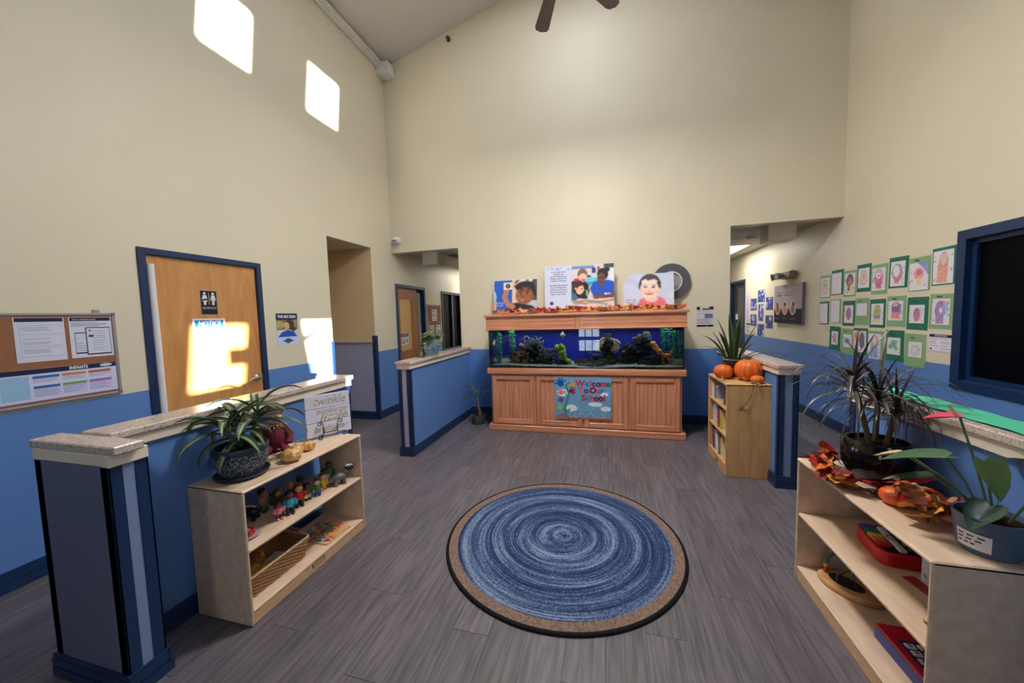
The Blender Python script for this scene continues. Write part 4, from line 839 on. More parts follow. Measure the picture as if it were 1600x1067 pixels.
# children's drawings, three rows
ROWS = [[(5.643, 5.415, 1.615, 1.896), (5.394, 5.159, 1.645, 1.939), (5.15, 4.933, 1.615, 1.906), (4.917, 4.693, 1.653, 1.947), (4.684, 4.456, 1.617, 1.917), (4.441, 4.205, 1.662, 1.954), (4.19, 3.958, 1.618, 1.917), (3.943, 3.718, 1.655, 1.962)],
        [(5.637, 5.427, 1.279, 1.569), (5.397, 5.183, 1.303, 1.589), (5.151, 4.932, 1.277, 1.563), (4.93, 4.703, 1.297, 1.585), (4.688, 4.462, 1.275, 1.566), (4.443, 4.205, 1.295, 1.586), (4.192, 3.962, 1.274, 1.566), (3.951, 3.718, 1.292, 1.582)],
        [(5.402, 5.182, 0.976, 1.26), (5.168, 4.933, 0.947, 1.243), (4.939, 4.706, 0.978, 1.258), (4.703, 4.47, 0.945, 1.239), (4.436, 4.208, 0.964, 1.258), (4.201, 3.968, 0.937, 1.237)]]
GD, GL = mat('card_dark_green', (32, 112, 86), .7), mat('card_light_green', (138, 172, 126), .7)
# each: label words, sheet box inside the card (x0,y0,x1,y1), word above, figure painter key
DR = [[('faint yellow round figure', (.06, .04, .94, .9), '', 'oval', (226, 206, 160)), ('pencil scribble on a nearly blank sheet', (.05, .03, .86, .88), '', 'faint', (200, 196, 206)), ('red and black hooded figure with yellow', (.08, .05, .94, .9), '', 'hood', (206, 70, 70)), ('pale orange oval figure with squiggles', (.1, .14, .9, .86), '', 'oval', (236, 196, 150)), ('pink one-eyed figure', (.06, .12, .88, .88), '', 'eye', (214, 60, 100)), ('big white face with red and teal hair', (.1, .06, .86, .86), '', 'face', (196, 90, 110)), ('pink figure with yellow skirt and blue corner', (.05, .03, .92, .84), 'Happy', 'skirt', (230, 130, 170)), ('orange sleeping figure with red hearts', (.05, .03, .9, .92), '', 'orange', (230, 130, 90))],
      [('blank white sheet over a dark card', (.04, .04, .86, .92), '', 'faint', (214, 208, 216)), ('nearly blank lilac sheet', (.06, .02, .86, .96), '', 'faint', (206, 196, 214)), ('magenta blob figure', (.14, .12, .88, .82), '', 'blob', (170, 50, 120)), ('tiny grey flower scribble', (.12, .34, .86, .8), 'Angry', 'faint', (150, 146, 156)), ('yellow green arch figure with a purple band', (.1, .1, .88, .84), '', 'arch', (176, 170, 80)), ('coral figure with yellow hat', (.08, .2, .86, .84), 'Happy', 'hat', (240, 120, 100)), ('purple spiky figure with two hearts', (.12, .2, .84, .76), 'Happy', 'spiky', (150, 70, 130)), ('violet figure with a rainbow side', (.12, .12, .84, .86), 'Happy', 'violet', (150, 100, 170))],
      [('small pink figure', (.2, .22, .8, .8), '', 'blob', (226, 130, 130)), ('blue dolphin shape', (.2, .28, .86, .78), 'Mad', 'dolphin', (90, 140, 200)), ('orange and black arched face', (.02, .06, .92, .9), '', 'split', (226, 110, 60)), ('tall blue figure with orange face', (.04, .02, .84, .9), '', 'tall', (110, 140, 200)), ('dark green splash', (.08, .2, .82, .76), 'Mad', 'splash', (40, 140, 90)), ('grey pencil scribble', (.2, .3, .84, .76), 'Angry', 'scrib', (150, 156, 150))]]
def paint(c, kind, cc, seed):
    q = random.Random(seed); dk = tuple(int(v * .55) for v in cc); J = lambda s0: q.uniform(-s0, s0)
    if kind == 'faint':
        for _ in range(5): x, y = q.uniform(.25, .75), q.uniform(.2, .8); c.line([(x + J(.12), y + J(.1)) for _ in range(5)], .012, cc, .6)
        return
    if kind in ('oval', 'eye', 'blob', 'face'): c.ell(.5, .52, .26 if kind != 'face' else .32, .34, cc, .85)
    if kind == 'oval': c.ring(.5, .52, .28, .36, .12, (170, 130, 110)).ell(.5, .58, .1, .1, (180, 120, 100), .6)
    if kind == 'eye': c.rect(.3, .1, .7, .35, (206, 60, 110)).ell(.48, .66, .17, .14, (240, 236, 240)).ell(.48, .66, .05, .05, (60, 40, 50)).ring(.5, .56, .34, .38, .1, (150, 60, 120))
    if kind == 'blob': c.ring(.5, .52, .26, .34, .12, dk).ell(.42, .6, .03, .03, dk).ell(.58, .6, .03, .03, dk).line([(.4, .45), (.6, .45)], .015, dk)
    if kind == 'face': c.ell(.42, .6, .2, .22, (238, 236, 242)).ring(.45, .58, .34, .32, .12, (90, 150, 150)).rect(.3, .12, .6, .35, (214, 90, 120)).ell(.42, .6, .03, .03, (60, 60, 60))
    if kind == 'hood': c.ell(.5, .65, .32, .3, (44, 34, 40)).ell(.52, .58, .18, .22, cc).poly([(.25, .05), (.35, .5), (.55, .3), (.6, .05)], (60, 50, 70)).poly([(.45, .05), (.55, .4), (.85, .55), (.8, .05)], (240, 206, 120)).rect(.3, .05, .5, .2, (230, 226, 90))
    if kind == 'skirt': c.poly([(.4, 1), (1, 1), (1, .5), (.7, .8)], (70, 100, 190), .8).ell(.5, .6, .26, .22, cc).ell(.52, .64, .14, .1, (206, 60, 70)).rect(.4, .2, .62, .45, (240, 206, 90))
    if kind == 'orange': c.poly([(.2, .05), (.25, .6), (.5, .95), (.75, .7), (.7, .05)], cc, .9).ell(.52, .72, .16, .17, (226, 180, 150)).ring(.52, .72, .2, .22, .15, (150, 110, 110))
    if kind == 'arch': c.ell(.5, .62, .26, .28, cc).rect(.24, .3, .76, .45, (110, 110, 170)).rect(.26, .12, .74, .3, (232, 206, 90)).ell(.5, .65, .09, .1, (110, 150, 90)).ring(.5, .62, .27, .3, .1, (110, 70, 90))
    if kind == 'hat': c.ell(.52, .62, .3, .32, (110, 60, 140)).poly([(.3, .7), (.5, .95), (.7, .75)], (240, 190, 70)).rect(.25, .1, .75, .42, cc).line([(.78, .3), (.85, .8)], .04, (90, 160, 190))
    if kind == 'spiky': c.ell(.5, .48, .2, .36, cc); [c.line([(.66, .2 + k * .12), (.8, .25 + k * .12)], .02, (110, 50, 110)) for k in range(6)]; c.ell(.46, .4, .1, .2, (226, 110, 160), .6)
    if kind == 'violet': c.ell(.45, .55, .28, .38, cc).poly([(.6, .3), (.9, .5), (.85, .9), (.6, .9)], (110, 160, 210), .7).line([(.6, .9), (.9, .8)], .04, (236, 120, 150)).ell(.5, .55, .09, .09, (236, 230, 240)).rect(.25, .05, .65, .3, cc)
    if kind == 'dolphin': c.ell(.5, .5, .3, .22, cc).poly([(.3, .5), (.1, .3), (.35, .35)], cc).ell(.62, .35, .12, .08, (240, 220, 190))
    if kind == 'split': c.ell(.45, .52, .4, .46, (238, 232, 234)).ring(.45, .52, .42, .46, .1, (150, 50, 60)).ell(.35, .68, .22, .24, cc).ell(.68, .55, .2, .38, (70, 56, 80)).ell(.4, .4, .12, .12, (110, 190, 170), .6)
    if kind == 'tall': c.rect(.25, .05, .75, .6, cc).ell(.5, .72, .26, .22, (140, 130, 190)).ell(.5, .7, .14, .2, (240, 200, 120))
    if kind == 'splash':
        for _ in range(12): c.ell(.45 + J(.25), .55 + J(.2), .14, .12, (q.randint(30, 90), q.randint(130, 170), q.randint(90, 130)), .6)
    if kind == 'scrib':
        for _ in range(6): c.ring(.5 + J(.1), .5 + J(.1), .25 + J(.05), .28 + J(.05), .08, cc, .7)
    for _ in range(7): x, y = q.choice([.1, .88]) + J(.06), q.uniform(.1, .9); c.ell(x, y, .035, .035, q.choice([cc, dk, (206, 60, 90), (170, 100, 150)]), .7)
rown = ['upper row', 'middle row', 'lower row']
for r_, row in enumerate(ROWS):
    for k, (y0, y1, z0, z1) in enumerate(row):
        nm, (sx0, sy0, sx1, sy1), word, kind, cc = DR[r_][k]; dark = (k + r_) % 2 == (1 if r_ == 0 else 1) if r_ < 2 else k % 2 == 0
        t = flat('childs_drawing', 'drawing: %s, on %s green card, %s' % (nm, 'dark' if dark else 'light', rown[r_]), 'drawing', 'R', y0, y1, z0, z1, None, .002, GD if dark else GL, "children's drawings on the right wall", partname='card')
        W, H = abs(y1 - y0), z1 - z0; cv = Cv(30, 40, (228, 224, 232)); paint(cv, kind, cc, k * 7 + r_); cv.noise(6, k); al = np.random.RandomState(k).uniform(.0, .6, cv.a.shape[:2])[:, :, None]; cv.a = cv.a * (1 - al) + np.array((228, 224, 232)) * al
        obj('sheet', cv.mesh('sheet', W * (sx1 - sx0), H * (sy1 - sy0)), t, (W * ((sx0 + sx1) / 2 - .5), -.0012, H * sy0)); t.rotation_euler[1] = R(random.Random(k * 3 + r_).uniform(-1, 1))
        if word: lettering(word, .024, NT, t, -W * .12, H * (sy1 + (1 - sy1) * .5), -.0008, bold=.0004)
c = Cv(50, 34, (226, 222, 232)).rect(0, .82, 1, 1, NAVYI).rect(.25, .89, .75, .93, (190, 190, 206)).rect(0, 0, 1, .03, (206, 120, 90)).ell(.1, .16, .04, .06, NAVYI); lines(c, .05, .45, .3, .76, 6, (130, 130, 150), .006, 2); lines(c, .5, .95, .15, .76, 8, (130, 130, 150), .006, 3)
flat('wall_notice', 'white text card with a navy header below the violet drawing', 'notice', 'R', 3.935, 3.713, 1.101, 1.247, c)
# corridor door notice and cork board (left corridor)
c = Cv(30, 26, (214, 214, 224)).rect(.05, .68, .95, .95, NAVYI); lines(c, .1, .6, .1, .6, 3, (40, 44, 70), .03, 2); c.ell(.8, .35, .06, .16, (30, 60, 60))
n_ = thing('notice_sign', 'small NOTICE sign on the tan panel of the corridor door', 'sign', (XL - .027, 5.52, 1.05), R(90)); MB().box((-.12, .0004, 0), (.12, .003, .2)).build('sheet', PAPER, n_); obj('print', c.mesh('print', .238, .198), n_, (0, 0, .001)); lettering('NOTICE', .045, PAPER, n_, 0, .163, -.001, fitw=.17)
cb = thing('bulletin_board', 'small cork board between corridor door and dark window', 'bulletin board', (XL + .012, 6.56, 1.1), R(90))
MB().box((-.28, 0, 0), (.28, .011, .65)).build('cork_panel', CORK, cb)
for a_, b_ in (((-.29, -.004, -.01), (.29, .011, .006)), ((-.29, -.004, .644), (.29, .011, .66)), ((-.29, -.004, .006), (-.274, .011, .644)), ((.274, -.004, .006), (.29, .011, .644))): bx('frame_bar', a_, b_, ALU, cb)
def sheet_on_cork(label, y0, y1, z0, z1, sd):
    c = Cv(18, 26, (206, 200, 200)).rect(.05, .85, .95, .96, NAVYI); lines(c, .1, .9, .1, .8, 8, (120, 116, 126), .02, sd)
    t = thing('pinned_paper', label, 'paper', (XL + .0135, (y0 + y1) / 2, z0), R(90)); MB().box((-(y1 - y0) / 2, .0003, 0), ((y1 - y0) / 2, .0012, z1 - z0)).build('sheet', PAPER, t); obj('print', c.mesh('print', y1 - y0 - .001, z1 - z0), t)
sheet_on_cork('white notice at the top of the corridor cork board', 6.46, 6.67, 1.44, 1.71, 1)
sheet_on_cork('white notice low on the corridor cork board next to the door', 6.34, 6.53, 1.14, 1.40, 2); sheet_on_cork('white notice low on the corridor cork board next to the window', 6.62, 6.81, 1.14, 1.40, 3)
# security camera, hook, corridor ceiling fittings, fan
t = thing('security_camera', 'small white dome security camera in the wall corner above the opening', 'security camera', (-3.21, YB - .001, 2.72))
MB().lathe([(0, 0), (.06, 0), (.06, .02), (.045, .03), (0, .03)], 20).xf(Matrix.Rotation(R(90), 4, 'X')).build('mount', WHITE, t, True); MB().ell((0, -.062, 0), (.058, .055, .058), 20, 12).build('dome', mat('camera_white', (216, 214, 222), .35), t, True)
for x in (-.022, .014): MB().ell((x, -.112, -.006), (.013, .007, .016), 10, 6).build('lens', BLACK, t, True)
t = thing('wall_sprinkler', 'tiny dark sprinkler head high on the back wall under the ceiling slope', 'sprinkler', (-2.225, YB, 5.53))
MB().lathe([(0, 0), (.03, 0), (.03, .006), (.008, .01), (.008, .05), (.022, .055), (.022, .06), (0, .06)], 14).xf(Matrix.Rotation(R(90), 4, 'X')).build('head', mat('sprinkler_brass', (92, 76, 50), .4, metal=.6), t, True); MB().tube([(.0, -.02, .0), (.03, -.03, .035)], .006, 6).build('arm', MATS['sprinkler_brass'], t)
for x0, x1, lab in ((-3.03, -2.75, 'white ceiling box in the corridor with the cork board'), (2.04, 2.36, 'white ceiling box in the corridor with the blue cards')):
    t = thing('ceiling_box', lab, 'ceiling box', ((x0 + x1) / 2, 5.75, ZC - .001)); w_ = (x1 - x0) / 2
    MB().box((-w_, -.14, -.215), (w_, .14, 0), .006).build('housing', mat('box_white', (238, 230, 216), .5), t); MB().box((-w_ + .01, -.143, -.205), (w_ - .01, -.139, -.012), .002).build('face_plate', mat('box_white', (212, 204, 192), .5), t)
t = thing('smoke_detector', 'round smoke detector on the ceiling of the blue card corridor', 'smoke detector', (2.13, 6.44, ZC)); MB().lathe([(0, 0), (.085, 0), (.085, -.018), (.06, -.032), (.06, -.04), (0, -.046)], 24).build('base', WHITE, t, True); MB().lathe([(.061, -.026), (.063, -.026), (.063, -.036), (.061, -.036), (.061, -.026)], 24, cap=False).build('vent_ring', BLACK, t)
t = thing('ceiling_light', 'lit rectangular ceiling panel in the blue card corridor', 'ceiling light', (2.05, 7.75, ZC - .002)); MB().box((-.3, -.6, -.012), (.3, .6, .01), .004).build('frame', WHITE, t)
MB().box((-.28, -.58, -.016), (.28, .58, -.012)).build('diffuser', emit('panel_glow', (255, 252, 246), 2.6), t)
light('corridor_panel_light', 'AREA', (2.05, 7.75, ZC - .025), (0, 0, -1), 17, (1, .95, .86), (.55, 1.1))
t = thing('ceiling_light', 'lit ceiling panel deep in the cork board corridor', 'ceiling light', (-2.7, 8.6, ZC - .002)); MB().box((-.3, -.6, -.012), (.3, .6, .01), .004).build('frame', WHITE, t); MB().box((-.28, -.58, -.016), (.28, .58, -.012)).build('diffuser', bpy.data.materials['panel_glow'], t)
light('corridor_panel_light', 'AREA', (-2.7, 8.6, ZC - .025), (0, 0, -1), 34, (1, .95, .86), (.55, 1.1))
bx_ = thing('ceiling_vent', 'dark square vent in the ceiling of the cork board corridor', 'vent', (-2.5, 6.35, ZC - .001)); MB().box((-.28, -.28, -.008), (.28, .28, .01), .003).build('frame', mat('vent_dark', (70, 64, 62), .6), bx_)
for k in range(6): bx('slat', (-.25, -.23 + k * .085, -.012), (.25, -.20 + k * .085, -.007), mat('vent_slat', (96, 88, 84), .6), bx_)
FANB = mat('fan_blade', (98, 84, 80), .5, noise=(8, .1))
fan = thing('ceiling_fan', 'grey brown six blade ceiling fan on a long rod under the ridge', 'ceiling fan', (-.332, 2.915, 4.115))
MB().tube([(0, 0, .1), (0, 0, RIDGE - 4.125 - .02)], .013, 10).build('down_rod', FANB, fan, True); MB().lathe([(0, RIDGE - 4.125 - .0), (.07, RIDGE - 4.125 - .02), (.06, RIDGE - 4.125 - .08), (.015, RIDGE - 4.125 - .1), (0, RIDGE - 4.125 - .1)][::-1], 20).build('canopy', FANB, fan, True)
MB().lathe([(0, -.06), (.06, -.06), (.11, -.03), (.12, .02), (.1, .07), (.03, .11), (0, .11)], 28).build('motor', FANB, fan, True)
bm_ = MB().prism([(-.042, .17), (.042, .17), (.064, .62), (.05, .655), (.0, .672), (-.05, .655), (-.064, .62)], -.004, .004, 'z').xf(Matrix.Rotation(R(6), 4, 'Y')).mesh('blade', FANB)
am_ = MB().box((-.018, .09, -.008), (.018, .23, .0), .003).mesh('blade_arm', FANB)
for k in range(6):
    A = R(22.5 + 60 * k)
    for nm, me in (('blade', bm_), ('blade_arm', am_)): o = obj(nm, me, fan); o.rotation_euler[2] = A
MB().lathe([(0, -.17), (.09, -.155), (.14, -.115), (.15, -.075), (.06, -.06), (0, -.06)], 28, cap=False).build('added_fill_bowl', emit('added_bowl_glow', (255, 246, 232), 3.0), fan, True)  # glowing bowl added under the fan to go with its fill lamp
light('added_fan_fill', 'AREA', (-.342, 2.89, 3.92), (0, 0, -1), 62, (1.0, .965, .91), (.4, .4))  # added fill lamp for the floor and lower walls
# ------------------------------------------------------------------ plants
def leaf_strip(rng, base, az, el, L_, W_, droop, m=0, n=9, fold=.25, twist=0.0, tip=.55, mats=1, clamp=None):
    """one long leaf: centre line bends down by `droop` (radians); returns an MB"""
    p = Vector(base); e = el; vs = []; d_az = az
    for i in range(n + 1):
        u = i / n; w_ = W_ * (math.sin(math.pi * min(1, (u * (1 - tip) / 1 + .12))) if u < .5 else math.cos((u - .5) * math.pi) ** .7 if u < .999 else .02)
        w_ = W_ * max(.03, (min(1, u / .28) * .55 + .45) * (1 - max(0, (u - tip) / (1 - tip)) ** 1.6))
        d = Vector((math.cos(d_az) * math.cos(e), math.sin(d_az) * math.cos(e), math.sin(e))); sd = Vector((-math.sin(d_az), math.cos(d_az), twist * u)).normalized(); up = d.cross(sd)
        if up.z < 0 and e > -1.4: up = -up
        for k in (-1, -.35, 0, .35, 1): vs.append(p + sd * (w_ * .5 * k) + up * (w_ * fold * abs(k)))
        p = p + d * (L_ / n); e -= droop / n * (.5 + u)
    mb = MB(); q = []
    for i in range(n):
        for k in range(4):
            f = (i * 5 + k, i * 5 + k + 1, (i + 1) * 5 + k + 1, (i + 1) * 5 + k); q.append((f, (1 if k in (1, 2) else 0) if mats == 2 else (1 if k in (0, 3) else 0) if mats == 3 else 0))
    if clamp: vs = [Vector((clamp(v), v.y, v.z)) for v in vs]
    mb.v = [tuple(v) for v in vs]; mb.f = [f for f, _ in q]; mb.m = [c for _, c in q]; return mb
def soil_disc(parent, r, z): return MB().lathe([(0, z + .008), (r * .6, z + .006), (r, z)], 20, cap=False).build('soil', SOIL, parent, True)
GRN1, GRN2 = mat('leaf_green_dark', (48, 70, 48), .45), mat('leaf_stripe_pale', (134, 148, 104), .45)
GRN3 = mat('leaf_green_mid', (62, 100, 54), .45); STEM = mat('stem_brown', (104, 84, 58), .8); STEMG = mat('stem_green', (92, 112, 66), .6)
# variegated dracaena in a speckled navy pot on the left shelf
SPK = bpy.data.materials.new('speckled_navy'); SPK.use_nodes = True
def _spk():
    nt = SPK.node_tree; b = nt.nodes['Principled BSDF']; N = nt.nodes.new; L = nt.links.new
    tc = N('ShaderNodeTexCoord'); v = N('ShaderNodeTexNoise'); v.inputs['Scale'].default_value = 130; v.inputs['Detail'].default_value = 2; L(tc.outputs['Object'], v.inputs['Vector'])
    r = N('ShaderNodeValToRGB'); e = r.color_ramp.elements; e[0].position = .5; e[0].color = (*lin((30, 40, 56)), 1); e[1].position = .62; e[1].color = (*lin((150, 158, 170)), 1); L(v.outputs['Fac'], r.inputs['Fac']); L(r.outputs['Color'], b.inputs['Base Color']); b.inputs['Roughness'].default_value = .5
_spk(); NVP = mat('pot_navy', (34, 46, 66), .45)
d = thing('potted_plant', 'striped dracaena in a speckled navy pot on the toy shelf by the half wall', 'plant', (-1.905, 1.455, .69)); rg = random.Random(21)
MB().lathe([(0, 0), (.10, 0), (.118, .008), (.126, .024), (.118, .024), (.108, .012), (0, .012)], 32).build('saucer', NVP, d, True)
MB().lathe([(0, .012), (.085, .012), (.108, .05), (.122, .10), (.126, .135), (.126, .137)], 32, cap=False).build('pot', SPK, d, True)
MB().lathe([(.126, .135), (.128, .16), (.124, .166), (.112, .166), (.110, .12)], 32, cap=False).build('pot_rim', NVP, d, True); soil_disc(d, .111, .14)
CL = lambda v: max(v.x, -.172) if v.z < .37 else v.x
crowns = [((-.01, -.05), .29, .0), ((.03, .07), .33, .5), ((-.04, .03), .27, 1.1)]
for (x, y), hh, ph in crowns:
    MB().tube([(x * .6, y * .6, .13), (x, y, .13 + hh * .5), (x * 1.1, y * 1.1, hh)], [.011, .009, .008], 8).build('stem', STEMG, d, True)
    for k in range(9):
        az = ph + k * 2.4 + rg.uniform(-.2, .2); u = k / 9
        leaf_strip(rg, (x * 1.1, y * 1.1, hh - .07 * (1 - u)), az, .2 + u * .85 + rg.uniform(-.15, .15), rg.uniform(.23, .31), rg.uniform(.036, .048), rg.uniform(1.2, 2.3), mats=2, clamp=CL).build('leaf', [GRN1, GRN2], d, True, recalc=False)
for az, el, L_, dr, z in ((-1.9, .2, .25, 2.3, .2), (.3, .0, .16, 1.6, .19), (-1.2, -.2, .22, 1.2, .2), (.95, .3, .3, 2.2, .26), (2.9, .7, .24, 1.4, .3), (-2.6, .4, .3, 1.6, .28)):
    leaf_strip(rg, (0, 0, z), az, el, L_, .042, dr, mats=2, clamp=CL).build('leaf', [GRN1, GRN2], d, True, recalc=False)
# dark spiky dracaena in a black glazed pot on the right shelf
d = thing('potted_plant', 'dark spiky dracaena in a glossy black pot behind the leaf wreath', 'plant', (1.215, 2.06, .682)); rg = random.Random(5)
BKP = mat('pot_black_glaze', (20, 16, 18), .12); DKL = [mat('dark_leaf_a', (58, 48, 50), .35), mat('dark_leaf_b', (88, 82, 80), .35), mat('dark_leaf_c', (52, 40, 46), .35)]
MB().lathe([(0, 0), (.085, 0), (.10, .01), (.125, .07), (.13, .13), (.118, .18), (.112, .188), (.106, .188), (.106, .16)], 36, cap=False).build('pot', BKP, d, True); soil_disc(d, .107, .165)
for (x, y, hh, nl, lm) in ((-.105, -.01, .46, 46, .40), (.01, .02, .385, 60, .42), (.05, -.03, .33, 22, .30)):
    MB().tube([(x * .3, y, .16), (x * .7, y, .16 + (hh - .16) * .6), (x, y, hh)], [.012, .011, .010], 8).build('stem', STEM, d, True)
    for k in range(nl):
        u = k / nl; az = k * 2.399 + rg.uniform(-.2, .2)
        up_ = 1.35 if k > nl - 5 else .15 + u * .95
        leaf_strip(rg, (x, y, hh - .05 * (1 - u)), az, up_ + rg.uniform(-.15, .15), lm * rg.uniform(.6, 1.05), rg.uniform(.011, .018), (rg.uniform(.2, .7) if k > nl - 5 else rg.uniform(1.7, 3.0)), n=10, fold=.15, tip=.3, clamp=lambda v: min(v.x, .1) if v.z < .375 else v.x).build('leaf', DKL[k % 3], d, True, recalc=False)
# snake plant in a brown pot on the bookcase
d = thing('potted_plant', 'tall snake plant in a dark brown glazed pot behind the pumpkins', 'plant', (1.185, 4.02, .842)); rg = random.Random(8)
MB().lathe([(0, 0), (.065, 0), (.085, .03), (.095, .09), (.092, .14), (.098, .155), (.098, .17), (.088, .17), (.086, .13)], 28, cap=False).build('pot', mat('pot_brown_glaze', (62, 36, 30), .15), d, True)
MB().lathe([(.088, .166), (.1, .166), (.1, .174), (.088, .174), (.088, .166)], 28, cap=False).build('pot_rim', mat('pot_rim_grey', (140, 130, 122), .4), d, True); soil_disc(d, .087, .15)
SN1, SN2 = mat('snake_green', (30, 52, 34), .4), mat('snake_edge', (58, 84, 48), .4)
for x, y, az, el, L_, W_, dr in ((-.02, 0, 2.6, 1.35, .46, .05, .25), (.02, .01, .5, 1.45, .50, .055, .1), (.0, -.03, -1.4, 1.4, .44, .05, .15), (-.05, .02, 3.1, 1.25, .34, .05, .3), (.05, -.01, -.2, 1.3, .42, .045, .3), (.03, .04, 1.2, 1.35, .40, .05, .2), (-.03, -.02, -2.5, 1.2, .36, .05, .4),
                              (-.05, 0, 3.2, 1.05, .34, .03, 1.7), (.05, 0, .05, .75, .36, .03, 1.5), (.06, -.01, -.5, .65, .46, .03, 1.6), (.04, .02, .6, .9, .34, .028, 1.0), (-.06, -.01, 3.5, 1.1, .40, .045, .9), (.03, -.03, -1.0, 1.2, .36, .04, .5), (.0, .03, 1.8, 1.45, .48, .05, .1)):
    leaf_strip(rg, (x, y, .14), az, el, L_, W_, dr, fold=.18, tip=.6, mats=3).build('leaf', [SN1, SN2], d, True, recalc=False)
# anthurium in a grey blue pot with a label
d = thing('potted_plant', 'anthurium with broad leaves in a grey blue pot with a white label', 'plant', (1.205, 1.512, .682)); rg = random.Random(3)
PBL = mat('pot_grey_blue', (84, 104, 128), .4)
MB().lathe([(0, 0), (.064, 0), (.072, .012), (.084, .118), (.086, .124), (.079, .124), (.077, .1)], 32, cap=False).build('pot', PBL, d, True); soil_disc(d, .078, .105)
lb = MB(); vs = []
for i in range(9):
    A = R(176 + i * 7.5)
    for z in (.02, .075): r_ = .0735 + (z - .012) * .113 + .0012; vs.append((r_ * math.cos(A), r_ * math.sin(A), z))
lb.add(vs, [(2 * i, 2 * i + 2, 2 * i + 3, 2 * i + 1) for i in range(8)]).build('label', PAPER, d, recalc=False)
for z, w_ in ((.06, .9), (.047, .8), (.034, .6)):
    vs = []
    for i in range(9):
        A = R(180 + i * 6.4 * w_); 
        for dz in (0, .005): r_ = .0735 + (z + dz - .012) * .113 + .0018; vs.append((r_ * math.cos(A), r_ * math.sin(A), z + dz))
    MB().add(vs, [(2 * i, 2 * i + 2, 2 * i + 3, 2 * i + 1) for i in range(8) if i % 3 != 2]).build('label_ink', BLACK, d, recalc=False)
def heart_leaf(base, top, az, tilt, L_, W_, m, name='leaf'):
    """broad heart leaf on a petiole"""
    b, t_ = Vector(base), Vector(top); mid = (b + t_) / 2 + Vector((0, 0, .02))
    out = [(0, 0), (.12, .32), (.0, .5), (-.1, .42), (-.14, .25)]; P = [(-.02, 0), (-.14, .2), (-.08, .42), (.1, .5), (.35, .46), (.65, .3), (.88, .12), (1, 0), (.88, -.12), (.65, -.3), (.35, -.46), (.1, -.5), (-.08, -.42), (-.14, -.2)]
    M_ = Matrix.Translation(t_) @ Matrix.Rotation(az, 4, 'Z') @ Matrix.Rotation(tilt, 4, 'Y')
    vs = [M_ @ Vector((.35 * L_, 0, -.004))] + [M_ @ Vector((x * L_, y * W_, abs(y) * W_ * .25 - max(0, x - .6) * L_ * .2)) for x, y in P]
    MB().add(vs, [(0, 1 + i, 1 + (i + 1) % len(P)) for i in range(len(P))]).build(name, m, d, True, recalc=False); return mid
def petiole(base, top): MB().tube([base, tuple((Vector(base) * .5 + Vector(top) * .5) + Vector((0, 0, .015))), top], .0035, 6).build('petiole', STEMG, d, True)
AN1 = mat('anthurium_green', (70, 104, 72), .3); AN2 = mat('anthurium_light', (84, 118, 58), .35); AN3 = mat('anthurium_pink', (222, 70, 96), .35); AN4 = mat('anthurium_tan', (196, 170, 130), .5)
for b_, t_, az, ti, L_, W_, m_ in (((-.01, .01, .11), (-.08, .06, .29), 2.9, .15, .17, .10, AN1), ((-.02, .0, .11), (-.10, .07, .21), 2.7, .25, .14, .07, mat('anthurium_dark', (44, 72, 52), .3)), ((.0, -.01, .11), (-.05, -.03, .31), -1.3, 1.1, .12, .11, AN2),
                                 ((.02, .0, .11), (-.02, -.02, .16), 3.6, .6, .11, .09, MATS['anthurium_dark']), ((.02, .01, .11), (.07, .05, .3), .6, .3, .15, .1, AN1), ((.0, .02, .11), (-.12, .16, .255), 2.6, .2, .10, .055, AN2), ((.03, -.02, .11), (.09, -.05, .24), -.5, .5, .14, .1, AN2)):
    petiole(b_, t_); heart_leaf(b_, t_, az, ti, L_, W_, m_)
petiole((0, 0, .11), (-.16, .12, .27)); heart_leaf((0, 0, .11), (-.17, .13, .27), 2.4, .4, .07, .05, AN4, 'spathe')
petiole((.0, .0, .11), (-.05, .06, .43)); heart_leaf((0, 0, .11), (-.05, .06, .43), 2.8, .1, .09, .07, AN3, 'spathe'); MB().tube([(-.055, .062, .43), (-.075, .07, .47)], [.006, .003], 8).build('spadix', AN4, d, True)
# small dragon tree by the tank
d = thing('potted_plant', 'small dragon tree in a grey pot on the floor beside the tank stand', 'plant', (-1.79, 4.74, 0)); rg = random.Random(14)
MB().lathe([(0, 0), (.075, 0), (.085, .01), (.093, .10), (.093, .125), (.083, .125), (.08, .10)], 24, cap=False).build('pot', mat('pot_grey', (78, 74, 70), .7, noise=(12, .2)), d, True); soil_disc(d, .082, .11)
MB().tube([(.02, 0, .1), (.02, 0, .18), (-.005, 0, .25), (-.01, 0, .34)], [.022, .02, .02, .014], 8).build('trunk', STEM, d, True); MB().tube([(-.01, 0, .33), (-.015, 0, .42), (-.015, 0, .47)], [.016, .012, .008], 8).build('stem', STEMG, d, True)
for az, el, L_, dr, W_ in ((3.3, .9, .34, 2.6, .02), (3.0, .6, .28, 2.2, .02), (2.6, 1.1, .3, 1.2, .018), (.3, .9, .30, 2.7, .02), (.0, 1.2, .36, 2.6, .014), (-.5, .5, .24, 2.0, .02), (-2.4, .5, .26, 2.3, .02), (1.4, 1.1, .22, 1.2, .016), (-1.3, .8, .2, 2.0, .018), (3.6, .3, .22, 1.8, .018)):
    leaf_strip(rg, (-.012, 0, .44 - rg.uniform(0, .08)), az, el, L_, W_, dr, mats=1).build('leaf', GRN3, d, True, recalc=False)
